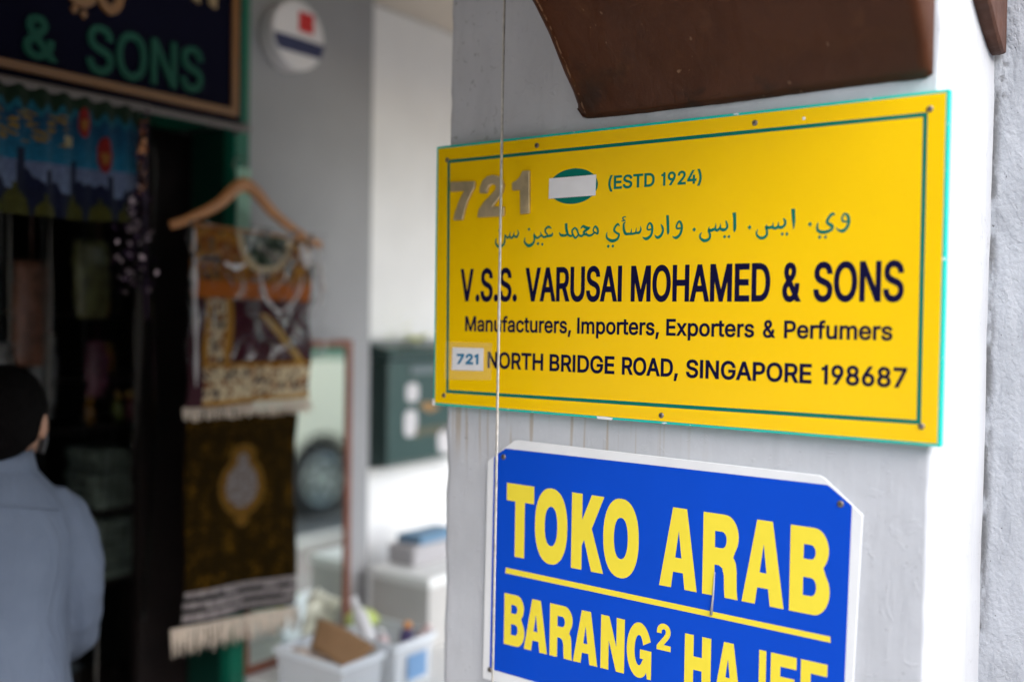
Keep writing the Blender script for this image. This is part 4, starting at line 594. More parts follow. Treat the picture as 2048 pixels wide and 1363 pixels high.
# ------------------------------------------------------------------ yellow sign
ys = thing('shop_sign', (-.7158, 1.358, 1.5225), 'yellow acrylic shop sign with turquoise edges and brass number 721', 'sign')
X0, X1, Z0, Z1, YF = -1.1390, -.2925, 1.5222, 1.9772, 1.350
MB().box((X0, YF+.0006, Z0), (X1, 1.3645, Z1)).build('acrylic_edge', M['cyan'], ys, bevel=.0012)
pn = MB(); e = .0044
pn.grid(lambda u, v: (X0+e+(X1-X0-2*e)*u, YF-.0002, Z0+e+(Z1-Z0-2*e)*v), 8, 6)
pn.build('face_panel', M['yellow'], ys, fix=False)
bd = MB(); a, b, c, d = D['border']; w = .0028
def bar(p, q, r, s): bd.add([(t[0], YF-.0004, t[1]) for t in (p, q, r, s)], [(0, 1, 2, 3)])
bl, br_, tr, tl = d, c, b, a
bar((bl[0]-w, bl[1]-w), (br_[0]+w, br_[1]-w), (br_[0]+w, br_[1]+w), (bl[0]-w, bl[1]+w))
bar((tl[0]-w, tl[1]-w), (tr[0]+w, tr[1]-w), (tr[0]+w, tr[1]+w), (tl[0]-w, tl[1]+w))
bar((bl[0]-w, bl[1]+w), (bl[0]+w, bl[1]+w), (tl[0]+w, tl[1]-w), (tl[0]-w, tl[1]-w))
bar((br_[0]-w, br_[1]+w), (br_[0]+w, br_[1]+w), (tr[0]+w, tr[1]-w), (tr[0]-w, tr[1]-w))
bd.build('border_line', M['green_line'], ys, fix=False)
flat = lambda u: YF-.0005
t = MB(); put_words(t, D['title'], flat, .0017); t.build('name_lettering', M['navy'], ys, fix=False)
t = MB(); put_words(t, D['trade'], flat, .0009); t.build('trade_lettering', M['navy'], ys, fix=False)
t = MB(); put_words(t, D['address'], flat, .0011); t.build('address_lettering', M['navy'], ys, fix=False)
t = MB(); put_words(t, D['estd'], flat, .0008); t.build('date_lettering', M['green_line'], ys, fix=False)
t = MB(); pen_strokes(t, D['arabic'], YF-.0005); t.build('arabic_lettering', M['green_line'], ys, fix=False)
ov = D['oval']; cx, cz = ov[0]; rx = (ov[2][0]-ov[1][0])/2; rz = (ov[3][1]-ov[4][1])/2
t = MB(); t.add([(cx+rx*math.cos(i*math.pi/32), YF-.0005, cz+rz*math.sin(i*math.pi/32)) for i in range(64)], [tuple(range(64))]); t.build('oval_emblem', M['green_line'], ys, fix=False)
def quad_plate(name, q, y, th, m, parent):
    t = MB(); t.prism(q[::-1], 1, y-th, y); return t.build(name, m, parent)
quad_plate('cover_patch', D['patch'], YF-.0007, .0009, M['white_vinyl'], ys)
tape = mat('clear tape', (.9, .85, .6), .15, alpha=.07)
quad_plate('clear_tape', D['tape'], YF-.0009, .00008, tape, ys)
stk = quad_plate('number_sticker', D['sticker'], YF-.0011, .0004, M['white_vinyl'], ys)
t = MB(); put_words(t, D['sticker_no'], lambda u: YF-.0018, .0012); t.build('sticker_number', M['blue_text'], stk, fix=False)
for poly in D['brass']:
    mb = MB()
    mb.prism(poly, 1, YF-.0050, YF-.0005)
    mb.build('brass_numeral', M['brass'], ys, bevel=.0014, seg=2)
def screw(c, r, y, parent, rust=True):
    s = MB(); s.lathe((c[0], y, c[1]), (0, -1, 0), [(0, r), (.0006, r), (.0014, r*.72), (.0016, r*.35), (.0016, .0001)], 16)
    o = s.build('screw', M['steel'], parent, smooth=True)
    k = MB(); yy = y-.0018
    k.box((c[0]-r*.5, yy-.0003, c[1]-r*.12), (c[0]+r*.5, yy, c[1]+r*.12)); k.box((c[0]-r*.12, yy-.00035, c[1]-r*.5), (c[0]+r*.12, yy, c[1]+r*.5))
    k.build('slot', M['dark_slot'], o); return o
for c in D['screws']: screw(c, .0042, YF-.0004, ys)
h = D['hole']; MB().lathe((h[0], YF-.0003, h[1]), (0, -1, 0), [(0, .0022), (.0004, .0018)], 12).build('screw_plug', M['white_vinyl'], ys)
ch = MB(); ch.add([(x, YF-.0012, z) for x, z in ((-1.1392, 1.5220), (-1.1335, 1.5220), (-1.1330, 1.5255), (-1.1350, 1.5330), (-1.1392, 1.5335))], [(0, 1, 2, 3, 4)])
ch.build('chipped_edge', M['white_vinyl'], ys); ch = MB(); ch.add([(x, YF-.0012, z) for x, z in ((-.800, 1.5222), (-.775, 1.5218), (-.772, 1.5252), (-.785, 1.5266), (-.802, 1.5262))], [(0, 1, 2, 3, 4)])
ch.build('chipped_edge', M['white_vinyl'], ys)

# ------------------------------------------------------------------ blue sign
YB = 1.360
bs = thing('advert_sign', (-.71, 1.364, 1.055), 'blue advertising board with lemon lettering and white clipped corners on the pillar', 'sign')
pl = [(-1.028, 1.056), (-.403, 1.050), (-.391, 1.421), (-.398, 1.427), (-.444, 1.4655), (-.451, 1.4685), (-.962, 1.4735), (-.969, 1.472), (-.990, 1.4575), (-1.0235, 1.4325), (-1.0245, 1.427)]
MB().prism(pl, 1, YB+.0006, 1.3648).build('backing_board', M['board_white'], bs, bevel=.001)
fp = [(-1.0125, 1.0765), (-.412, 1.070), (-.4055, 1.432), (-.4085, 1.4345), (-.436, 1.4545), (-.4405, 1.4565), (-.986, 1.4575), (-1.0075, 1.444), (-1.0098, 1.4395)]
t = MB(); t.add([(x, YB, z) for x, z in fp], [tuple(range(len(fp)))]); t.build('blue_face', M['blue'], bs, fix=False)
def block_row(mb, row, y):
    (t0, t1), (b0, b1), gl = row
    for ch, xa, xb in gl:
        ln = lambda p, q, x: p[1]+(q[1]-p[1])*(x-p[0])/(q[0]-p[0])
        vs, fs = fill2d([('P', c) for c in BLOCK[ch]])
        out = []
        for u, v in vs:
            x = xa+(xb-xa)*u; zb = ln(b0, b1, x); zt = ln(t0, t1, x); out.append((x, y, zb+(zt-zb)*v))
        mb.add(out, fs)
t = MB(); block_row(t, D['row1'], YB-.0003); t.build('headline_lettering', M['lemon'], bs, fix=False)
t = MB(); block_row(t, D['row2'], YB-.0003)
s2 = D['sup2']; vs, fs = word_shape('2', s2[1][0]-s2[0][0], s2[0][1]-s2[2][1], .0022)
t.add([(s2[2][0]+u, YB-.0003, s2[2][1]+v) for u, v in vs], fs)
t.build('second_lettering', M['lemon'], bs, fix=False)
t = MB(); t.add([(x, YB-.0003, z) for x, z in D['rule']], [(0, 1, 2, 3)]); t.build('rule_line', M['lemon'], bs, fix=False)
for c in D['bluescrews']: screw(c, .0048, YB-.0001, bs)
t = MB(); cc = D['cord']; t.tube([(cc[0][0], YB-.001, cc[0][1]), (cc[1][0], YB-.0015, cc[1][1]), (cc[2][0], YB-.0015, cc[2][1])], [.0007, .0016, .0022], 8); t.build('glue_drip', M['cord_grey'], bs, smooth=True)

# ------------------------------------------------------------------ wire rope in front of the pillar
wr = MB(); N = 620
def ropec(z): return Vector((-.9605+.003*max(0, (z-2.0)/.3)**2*.8-.0012*math.sin(z*2.3), 1.30, z))
for s in range(6):
    wr.tube([ropec(z)+Vector((.00155*math.cos(q), .00155*math.sin(q), 0)) for i in range(N) for z in (.6+1.9*i/(N-1),) for q in (s*math.pi/3+z*2*math.pi/.020,)], .00088, 5)
tag(wr.build('wire_rope', M['wire'], smooth=True), 'thin twisted steel wire rope hanging in front of the yellow sign', 'rope')

# ================================================================== things around the shop door (behind the focus)
XF = -2.10
# ------------------------------------------------------------------ dark name board over the door
nb = thing('name_board', (XF, .9, 2.18), 'dark navy name board with gold border and green letters over the shop door', 'sign')
# outlines laid out along Y; x of the face
BX = -2.085
MB().box((-2.13, -.5, 2.166), (BX-.001, 1.692, 2.66)).build('board', mat('navy board paint', (.002, .002, .010), .65, spec=.05), nb, bevel=.004)
gold = mat('gold trim paint', (.17, .066, .006), .38, var=.1, vscale=20)
gb = MB(); gb.box((BX-.002, -.48, 2.182), (BX+.006, 1.676, 2.202)); gb.box((BX-.002, 1.656, 2.2025), (BX+.006, 1.676, 2.655)); gb.build('gold_border', gold, nb, bevel=.002)
gl = mat('green letters', (.0025, .055, .034), .5, spec=.15)
def onboard(text, pa, pb, h, bold, m, name):
    # pa, pb: (Y, Z) of the baseline ends
    w = pb[0]-pa[0]; vs, fs = word_shape(text, w, h, bold)
    t = MB(); t.add([(BX+.004, pa[0]+u, pa[1]+v+(pb[1]-pa[1])*u/w) for u, v in vs], fs)
    o = t.build(name, m, nb, fix=False); return solid(o, .006)
onboard('&', (1.111, 2.213), (1.186, 2.215), .094, .0035, gl, 'green_lettering')
onboard('SONS', (1.256, 2.211), (1.566, 2.221), .109, .0025, gl, 'green_lettering')
t = MB(); pen_strokes(t, [[(1.205, 2.43, .006), (1.212, 2.385, .009), (1.238, 2.362, .012), (1.268, 2.375, .010), (1.276, 2.43, .007)], [(1.285, 2.41, .006), (1.291, 2.38, .009), (1.312, 2.362, .011), (1.335, 2.385, .010), (1.338, 2.45, .008)], [(1.226, 2.342, -.010)], [(1.248, 2.336, -.010)]], 0)
t.v = [(BX+.004+abs(y)*20, x, z) for x, y, z in t.v]
solid(t.build('gold_lettering', gold, nb, fix=False), .006)
cream = mat('cream letters', (.26, .18, .09), .4)
for yy in (1.545, 1.595):
    t = MB(); t.prism([(yy-.010, 2.447), (yy+.010, 2.440), (yy+.012, 2.60), (yy-.014, 2.60)], 0, BX-.001, BX+.006); t.build('cream_lettering', cream, nb)

# rail the banner hangs from
rl = MB(); rl.tube([(-2.055, -.45, 2.150), (-2.055, 1.40, 2.150)], .011, 10); rl.tube([(-2.055, 1.40, 2.150), (-2.055, 1.69, 2.150)], .009, 10)
rl.box((-2.10, 1.672, 2.141), (-2.05, 1.680, 2.165)); rl.box((-2.10, .2, 2.141), (-2.05, .21, 2.165))
tag(rl.build('rail', mat('grey metal rail', (.13, .115, .11), .45, metal=.4), smooth=False), 'thin grey metal rail under the navy name board', 'rail')

# ------------------------------------------------------------------ printed festival banner
def banner_col(u, v):
    # u along Y (0..1), v upwards
    top, bot = (.002, .075, .16), (.02, .30, .48)
    k = max(0, min(1, (v-.25)/.5)); c = [b+(a-b)*k for a, b in zip(top, bot)]
    if v > .86+.035*math.sin(u*75): c = [.012, .035, .012]
    elif v > .80+.03*math.sin(u*75): c = [.01, .16, .22]
    if v < .42: c = [.30*(1-v)+.05, .42*(1-v), .5*(1-v)+.1]
    sk = .20+.10*max(0, math.sin(u*19+1))+.08*max(0, math.sin(u*43))
    for cx, w, h in ((.30, .025, .52), (.60, .018, .47), (.05, .02, .40), (.44, .018, .36), (.80, .02, .38)):
        if abs(u-cx) < w: sk = max(sk, h)
    if v < sk: c = [.006, .010, .045]
    for cx, w, h in ((.13, .06, .11), (.27, .08, .17), (.42, .05, .10), (.60, .06, .13), (.75, .06, .12), (.9, .05, .09)):
        dd = abs(u-cx)/w
        if dd < 1 and v < h*math.sqrt(1-dd*dd)+.02+(.05 if dd < .15 else 0): c = [.10, .085, .004]
    for cx, cy, rx, ry in ((.655, .79, .034, .12), (.775, .55, .040, .15)):
        q = ((u-cx)/rx)**2+((v-cy)/ry)**2
        if q < 1: c = [.42, .015, .01] if q > .3 or v > cy+.02 else [.55, .19, .03]
    if .02 < u < .55 and .56 < v < .82 and math.sin(u*48+math.sin(v*40)*2)*math.sin(v*62+u*14) > .25: c = [.42, .22, .03]
    if abs(u-.56) < .03 and abs(v-.62) < .045: c = [.7, .5, .25]
    k = .62+.75*abs(noise.noise(Vector((u*38, v*26, 3))))+.5*max(0, noise.noise(Vector((u*90, v*60, 8))))
    return [c[0]*.36*k, c[1]*.42*k, c[2]*.46*k]
bn = MB(); NU, NV = 150, 84
bn.grid(lambda u, v: (-2.048+.012*math.sin(u*17)*(1-v)+.004*math.sin(u*50), 0.975+.393*u, 1.885+.262*v-.008*math.sin(u*3)*(1-v)), NU, NV)
o = bn.build('festival_banner', vcol_mat('printed plastic banner', .55, 0, spec=.12), smooth=True, fix=False)
setpattern(o, lambda i, co: banner_col((i % (NU+1))/NU, (i//(NU+1))/NV)); solid(o, .0012)
tag(o, 'blue festival banner with red lanterns and mosque skyline under the navy board', 'banner')
# tassel garland at its side
gd = thing('garland', (-2.04, 1.385, 2.15), 'hanging purple and silver foil garland beside the blue banner', 'garland')
foil = [mat('purple foil', (.018, .006, .025), .25, metal=.7), mat('silver foil', (.34, .27, .30), .4, metal=.8), mat('gold foil', (.5, .25, .12), .25, metal=.9)]
g_ = MB(); rnd = random.Random(3)
g_.tube([(-2.04, 1.382, 2.15), (-2.042, 1.38, 1.9), (-2.04, 1.385, 1.66)], .0025, 5, k=0)
for i in range(330):
    z = 2.12-.40*rnd.random(); wd = .010 if z > 1.95 else .028+.02*math.sin((1.95-z)*9)
    p = Vector((-2.04+rnd.gauss(0, wd*.5), 1.368+rnd.gauss(0, wd*.42)-(.02 if z < 1.95 else 0), z)); s = .004+.007*rnd.random()
    a = Vector((rnd.uniform(-1, 1), rnd.uniform(-1, 1), rnd.uniform(-1, 1))).normalized(); b = a.orthogonal().normalized()
    k = 2 if z > 1.95 and rnd.random() < .5 else (1 if rnd.random() < .30 else 0)
    g_.add([p-a*s, p+b*s*.6, p+a*s, p-b*s*.6], [(0, 1, 2, 3)], k)
g_.build('foil_strands', foil, gd, fix=False)

# ------------------------------------------------------------------ clear plastic strip curtain in the doorway
clear = film('clear plastic strip', .06, .2, bump=.4, bscale=8, tint=(.93, .93, .92))
glint = mat('milky plastic glint', (.26, .245, .225), .35, alpha=.30)  # greyish tubes along the strip edges, painted vertical highlights
for i, (y, w, zt, zb, sr, k0, k1) in enumerate(((.86, .22, 2.14, .05, .016, 8, 26), (1.09, .07, 2.14, .3, .010, 14, 30), (1.20, .045, 2.14, .05, .016, 19, 27), (1.30, .07, 2.14, .4, .006, 2, 12), (1.40, .062, 2.15, .7, .014, 10, 30), (1.48, .035, 2.15, .9, .012, 14, 29))):
    fn = lambda u, v: (-2.20+.018*math.sin(u*7+i*2+v*1.5)+.01*math.sin(v*9+i), y+w*u+.012*math.sin(v*5+i)+(v-.6)*.07*(i == 4), zb+(zt-zb)*v)
    st = MB(); st.grid(fn, 14, 40)
    o = st.build('plastic_strip', clear, smooth=True, fix=False)
    tag(o, 'clear plastic curtain strip hanging in the dark shop doorway', 'curtain', 'clear strips hanging in the doorway'); solid(o, .002)
    sm_ = MB(); sm_.tube([fn(1, k/30) for k in range(k0, k1+1)], [.001+sr*math.sin(math.pi*(k-k0)/(k1-k0))**.6*(.65+.35*math.sin(k*.55+i)) for k in range(k0, k1+1)], 10, flat=.3); sm_.build('glint', glint, o, smooth=True)
# packets of stock hanging just inside the doorway
for wn, c_, y, z, w, h in (('olive', (.075, .075, .03), 1.46, 1.86, .10, .20), ('rust', (.12, .05, .03), 1.30, 1.80, .09, .26), ('grey', (.10, .10, .10), 1.36, 1.62, .07, .22), ('plum', (.07, .02, .035), 1.50, 1.60, .06, .15), ('teal', (.02, .07, .065), 1.20, 1.83, .09, .24), ('silver grey', (.20, .20, .20), 1.245, 1.60, .05, .12), ('mustard', (.13, .085, .015), 1.52, 1.78, .05, .12), ('dark green', (.025, .06, .035), 1.11, 1.80, .08, .3)):
    x = -2.42+.03*math.sin(y*40); pk_ = MB()
    rings = []
    for k in range(11):
        v = k/10; b_ = math.sin(math.pi*min(1, .12+v*.86))**.5; rings.append([(x+.026*b_*math.cos(a)+.006*noise.noise(Vector((a, v*6, y*9))), y+w/2*(.75+.25*b_)*math.copysign(abs(math.sin(a))**.6, math.sin(a))+.008*noise.noise(Vector((a*2, v*8, z*7))), z-h*v) for a in (2*math.pi*i/20 for i in range(20))])
    pk_.loft(rings); pk_.tube([(x, y, z-.004), (x, y, 2.15)], .0015, 5)
    tag(pk_.build('hanging_packet', mat(wn+' plastic packet', c_, .25, var=.5, vscale=30, bump=.7, bscale=35), smooth=True), wn+' packet of goods hanging inside the dark doorway', 'packet', 'packets hanging in the doorway')

# ------------------------------------------------------------------ shelf and goods inside the shop
sh = thing('display_shelf', (-2.66, 1.45, 0), 'dark display shelf with goods inside the shop doorway', 'shelf')
wd = mat('dark shelf timber', (.009, .006, .005), .7, spec=.15)
s_ = MB()
for z in (.30, .60, .92, 1.12, 1.36, 1.50, 1.68): s_.box((-2.78, 1.10, z-.015), (-2.55, 1.80, z))
s_.build('shelf_board', wd, sh, bevel=.003)
for yy in (1.08, 1.80): MB().box((-2.79, yy, 0), (-2.54, yy+.02, 1.9)).build('side_panel', wd, sh, bevel=.003)
pale = mat('pale green folded cloth', (.085, .11, .092), .9, var=.6, vscale=18, bump=.6, bscale=30, bdist=.01)
brs = mat('small brass caps', (.40, .25, .06), .25, metal=1)
gls = [mat('amber glass', (.16, .07, .01), .15, spec=.5), mat('olive glass', (.10, .12, .02), .15, spec=.5), mat('red glass', (.12, .02, .03), .15, spec=.5)]
rnd = random.Random(11)
for (y, z, w, n, lab) in ((1.585, 1.12, .115, 5, 'upper stack of pale green folded cloths on the dark shop shelf'), (1.60, .92, .13, 5, 'lower stack of pale green folded cloths on the dark shop shelf')):
    m = MB()
    for k in range(n):
        dy = rnd.uniform(-.012, .012)
        m.box((-2.72+rnd.uniform(-.01, .01), y+dy, z+.034*k), (-2.56+rnd.uniform(-.01, .01), y+w+dy, z+.032+.034*k))
    tag(m.build('cloth_stack', pale, bevel=.010, seg=3), lab, 'cloth stack', 'folded cloths on the shop shelf')
k = 0
for z, names in ((1.36, (1.575, 1.66, 1.70)), (1.50, (1.63, ))):
    for y in names:
        q = k % 3; k += 1; y += rnd.uniform(-.008, .008)
        b_ = thing('perfume_bottle', (-2.585, y, z), ('small amber', 'small olive green', 'small red')[q]+' perfume bottle with brass cap on the '+('upper' if z > 1.4 else 'lower')+' bottle shelf'+(' at the right end' if y > 1.69 else ''), 'bottle', 'perfume bottles on the shop shelf')
        MB().lathe((-2.585, y, z+.0005), (0, 0, 1), [(0, .015), (.05, .016), (.06, .009), (.066, .007)], 14).build('glass', gls[q], b_, smooth=True)
        MB().lathe((-2.585, y, z+.066), (0, 0, 1), [(0, .010), (.022, .010), (.026, .005)], 14).build('cap', brs, b_, smooth=True)
pk = MB(); pk.ball((-2.45, .985, 1.635), (.022, .024, .022)); pk.ball((-2.45, .99, 1.59), (.018, .02, .012))
tag(pk.build('pom_pom', mat('pink wool', (.55, .03, .10), .9, bump=.8, bscale=150), smooth=True), 'pink pom-pom ornament hanging behind the man', 'ornament')

# ------------------------------------------------------------------ hanger and prayer rugs
SY = -.056   # measured offset of the hanging things along the shop front
hg = thing('clothes_hanger', (-2.03, 1.659, 1.90), 'wooden clothes hanger holding the patterned rugs by the door', 'hanger')
hp = catmull([(-2.03, 1.441, 1.884), (-2.03, 1.489, 1.902), (-2.03, 1.574, 1.945), (-2.03, 1.629, 1.992), (-2.03, 1.659, 2.004), (-2.03, 1.692, 1.990), (-2.03, 1.754, 1.940), (-2.03, 1.844, 1.893), (-2.03, 1.919, 1.868)], 6)
wood = mat('varnished hanger wood', (.42, .17, .05), .35, var=.15, vscale=20)
n_ = len(hp); MB().tube(hp, [.011+.007*math.sin(math.pi*i/(n_-1))**2 for i in range(n_)], 12, flat=.6).build('hanger_arms', wood, hg, smooth=True)
MB().tube([(-2.03, 1.504, 1.892), (-2.03, 1.864, 1.878)], .006, 10).build('trouser_bar', wood, hg, smooth=True)
hk = [(-2.03, 1.659, 2.015), (-2.03, 1.659, 2.05)]+[(-2.055-.025*math.cos(R(a))*-1, 1.659, 2.05+.025*math.sin(R(a))) for a in range(0, 200, 20)]
MB().tube(hk, .0016, 6).build('hook', M['steel'], hg, smooth=True)

def rugc_top(u, v):
    # u: 0..1 along the width, v: 0 foot .. 1 top
    n = noise.noise(Vector((u*18, v*21, 1)))*1.3+.5*noise.noise(Vector((u*36, v*44, 4)))
    tan, gold_, ink, rust, maroon = (.50, .39, .24), (.30, .14, .02), (.035, .025, .03), (.20, .06, .012), (.040, .008, .013)
    def floral(base):
        return ink if n > .34 else (tuple(x*.75 for x in rust) if n < -.36 else base)
    if v > .71:     # folded head: gold field with a dark green arch
        if .36 < u < .80 and ((u-.58)/.20)**2+((v-1.0)/.20)**2 < 1: return (.20, .22, .17) if n > .28 else (.02, .035, .022)
        if .33 < u < .83 and ((u-.58)/.245)**2+((v-1.0)/.235)**2 < 1: return tan
        return floral(gold_ if n > -.1 else rust)
    if v > .60: return (.36, .095, .012) if abs(v-.655) < .046 else (.20, .06, .012)
    if u < .10: return (.05, .02, .025)
    if v < .235: return floral(tan) if .03 < v < .21 else gold_
    if u < .33: return floral(tan) if .14 < u < .27 else gold_
    if abs((u-.60)-(.50-v)*1.1) < .035 and v < .52: return (.38, .22, .05)
    return tuple(x*(1.6 if n > .5 else 1) for x in maroon)
def rug(name, fn, colfn, nu, nv, m, lab, cat):
    r = MB(); r.grid(fn, nu, nv); o = r.build(name, m, smooth=True, fix=False)
    setpattern(o, lambda i, co: colfn((i % (nu+1))/nu, (i//(nu+1))/nv)); solid(o, .006, 1)
    if lab: tag(o, lab, cat)
    return o
woven = vcol_mat('woven rug pile', .95, .6, 700, spec=.03)
fringe_m = mat('cream cotton fringe', (.60, .50, .40), .9, var=.1, vscale=60)
def fringe(parent, y0, y1, zt0, zt1, x, ln, n, seed):
    f = MB(); rnd = random.Random(seed)
    for i in range(n):
        u = (i+.5)/n; y = y0+(y1-y0)*u; z = zt0+(zt1-zt0)*u; l_ = ln*(.85+.3*rnd.random()); dy = rnd.gauss(0, .006); dx = rnd.gauss(.004, .006)
        f.tube([(x, y, z), (x+dx*.6, y+dy*.4, z-l_*.5), (x+dx, y+dy, z-l_)], [.0022, .0026, .0016], 5)
    f.box((x-.003, y0, zt0-.004), (x+.005, y1, zt0+.004)) if abs(zt0-zt1) < .002 else None
    return tag(f.build('fringe', fringe_m, parent, smooth=True), kind='stuff')
tr_ = rug('prayer_rug', lambda u, v: (-2.018+.010*math.sin(u*9+v*2)*(1-v)+.006*math.sin(v*14+u*4), 1.492+.378*u+.012*(1-v)*(u-.5)-.01*(1-v), 1.452+.432*v-.008*u*(v > .9)), rugc_top, 110, 130, woven,
          'ornate brown and cream prayer rug folded over the wooden hanger', 'rug')
fringe(tr_, 1.464, 1.869, 1.452, 1.448, -2.012, .032, 90, 1)
def pl_fn(u, v):
    q = Vector((u*4, v*5, 2)); d = noise.noise(q)*.026+abs(noise.noise(q*2.2))*.022
    return (-1.985+d+.01*math.sin(u*5), 1.455+.45*u+.008*noise.noise(q*2), 1.56+.335*v)
cv = MB(); cv.grid(pl_fn, 60, 48)
filmm = film('clear plastic film', .13, .13, bump=.9, bscale=14)
o = cv.build('plastic_cover', filmm, smooth=True, fix=False); solid(o, .001)
tag(o, 'crumpled clear plastic cover over the ornate prayer rug', 'plastic cover')
milky = mat('milky fold highlight', (.78, .76, .76), .22, alpha=.6)  # whitish tubes for the cover's folds and its painted highlights
for pts, r_ in (([(-1.985, 1.862, 1.86), (-1.98, 1.872, 1.80), (-1.98, 1.880, 1.74), (-1.985, 1.872, 1.70)], .012), ([(-1.985, 1.473, 1.88), (-1.98, 1.470, 1.76), (-1.98, 1.476, 1.64), (-1.985, 1.482, 1.50)], .012), ([(-1.965, 1.655, 1.80), (-1.96, 1.660, 1.74), (-1.96, 1.685, 1.70), (-1.96, 1.725, 1.685), (-1.965, 1.78, 1.73), (-1.97, 1.80, 1.78)], .009), ([(-1.965, 1.79, 1.86), (-1.96, 1.80, 1.83), (-1.965, 1.81, 1.80)], .016), ([(-1.965, 1.545, 1.80), (-1.96, 1.575, 1.79), (-1.965, 1.61, 1.80)], .008)):
    c_ = catmull(pts, 6); n_ = len(c_)-1
    f_ = MB(); f_.tube(c_, [.001+r_*math.sin(math.pi*k/n_)**.7*(.7+.3*math.sin(k*1.3)) for k in range(n_+1)], 10, flat=.35); f_.build('fold_highlight', milky, o, smooth=True)
def rugc_dark(u, v):
    n = noise.noise(Vector((u*9, v*13, 7)))*.55+.8*noise.noise(Vector((u*40, v*60, 9))); n2 = noise.noise(Vector((u*42, v*60, 2)))
    if v < .155:
        row = int(v/.052); f_ = (v/.052) % 1; q = (u*8.5+(.5 if row % 2 else 0)) % 1
        if f_ < (.40 if noise.noise(Vector((int(u*8.5+(.5 if row % 2 else 0))*1.7, row*2.3, 6))) > .02 else .15) or q < .045: return (.003, .005, .004)
        if q < .14: return (.33, .29, .27)
        return (.20, .17, .165) if noise.noise(Vector((int(u*8.5+(.5 if row % 2 else 0)), row, 3))) > -.22 else (.012, .012, .011)
    x = (u-.50)/.50; y = (v-.63)
    outer = (x/.41)**2+((y-.0)/.15)**2 < 1 or (x/.23)**2+((y-.15)/.065)**2 < 1 or (x/.12)**2+((y+.16)/.04)**2 < 1
    inner = (x/.27)**2+((y-.005)/.11)**2 < 1 or (x/.10)**2+((y-.12)/.05)**2 < 1
    if inner: return (.155, .135, .13) if n2 > -.1 else (.10, .075, .055)
    if outer: return (.115, .058, .010) if n2 > -.15 else (.08, .038, .007)
    g = max(0, n-.12)*.20
    return (.013+g*.62, .0072+g*.29, .0011+g*.018)
dr = rug('dark_rug', lambda u, v: (-2.035+.010*math.sin(u*8+v*3)*(1-v)+.006*math.sin(v*7), 1.479+.012*v+.352*u-.002*v*u, .912+.515*v+.038*(1-v)*(.5-u)*.8), rugc_dark, 120, 210, woven,
         'dark brown and gold rug with grey medallion hanging below the ornate rug', 'rug')
fringe(dr, 1.448, 1.856, .922, .888, -2.03, .062, 80, 2)

# ------------------------------------------------------------------ round sign on the pilaster
rs = thing('round_sign', (-2.15, 1.893, 2.44), 'round white sign with red square and navy band on the grey pilaster', 'sign')
MB().lathe((-2.152, 1.889, 2.444), (1, 0, 0), [(0, .092), (.055, .094), (.062, .090)], 48).build('disc', mat('white sign face', (.66, .64, .64), .35), rs, smooth=False, bevel=.003)
def on_disc(name, pts, m, dx=.0015): MB().prism(pts, 0, -2.090, -2.090+dx).build(name, m, rs)
on_disc('red_square', [(1.886, 2.455), (1.940, 2.455), (1.940, 2.509), (1.886, 2.509)], mat('red print', (.50, .006, .008), .4))
bd_ = [(1.889+.0905*math.cos(R(a)), 2.444+.0905*math.sin(R(a))) for a in range(-34, -4, 2)]
on_disc('navy_band', [(p[0], p[1]) for p in bd_]+[(1.889-q[0]+1.889, q[1]) for q in bd_[::-1]], mat('navy print', (.008, .016, .075), .4))

# ------------------------------------------------------------------ green letterbox
lb = thing('letterbox', (-2.25, 2.53, 1.19), 'dark green metal letterbox on the white wall left of the pillar', 'letterbox')
gm = mat('dark green enamel', (.030, .066, .062), .35, var=.08, vscale=15)
pf_ = [(-2.249, 1.185), (-2.135, 1.200), (-2.125, 1.215), (-2.125, 1.535), (-2.249, 1.535)]
MB().prism([(x, z) for x, z in pf_], 1, 2.30, 2.76).build('body', gm, lb, bevel=.006)
MB().prism([(-2.249, 1.536), (-2.118, 1.536), (-2.105, 1.548), (-2.125, 1.575), (-2.249, 1.600)], 1, 2.29, 2.77).build('lid', gm, lb, bevel=.006)
MB().box((-2.126, 2.40, 1.490), (-2.119, 2.70, 1.518)).build('letter_slot', mat('grey slot plate', (.12, .15, .16), .4), lb, bevel=.002)
stm = mat('white paper sticker', (.56, .54, .55), .6, var=.05, vscale=30)
def sticker(cy, cz, ry, rz, rot=0):
    pts = [(cy+ry*(abs(math.cos(a))**.6)*math.copysign(1, math.cos(a)), cz+rz*(abs(math.sin(a))**.7)*math.copysign(1, math.sin(a))) for a in (2*math.pi*i/24 for i in range(24))]
    MB().prism(pts, 0, -2.1245, -2.1235).build('paper_sticker', stm, lb)
sticker(2.415, 1.432, .031, .030); sticker(2.408, 1.333, .032, .043); sticker(2.60, 1.262, .055, .045)
tn = mat('tan print', (.30, .16, .05), .5)
t = MB(); t.prism([(2.45, 1.385), (2.48, 1.400), (2.52, 1.392), (2.55, 1.372), (2.50, 1.362)], 0, -2.1245, -2.1235); t.build('crest', tn, lb)
t = MB(); 
for k in range(7): t.box((-2.1245, 2.43+.026*k, 1.285+.004*(k % 3)), (-2.1235, 2.446+.026*k, 1.315+.003*(k % 2)))
t.build('worn_lettering', mat('faded tan print', (.14, .12, .07), .6), lb)
lf = MB(); rnd = random.Random(5)
for i in range(26):
    a = rnd.uniform(0, 6.28); c = Vector((-2.17+rnd.gauss(0, .018), 2.46+rnd.gauss(0, .045), 1.603+abs(rnd.gauss(0, .012)))); d = Vector((math.cos(a), math.sin(a), rnd.uniform(-.1, .5)))*.03; e_ = Vector((-math.sin(a), math.cos(a), .1))*.011
    lf.add([c-d, c-d*.2+e_, c+d, c-d*.2-e_], [(0, 1, 2, 3)])
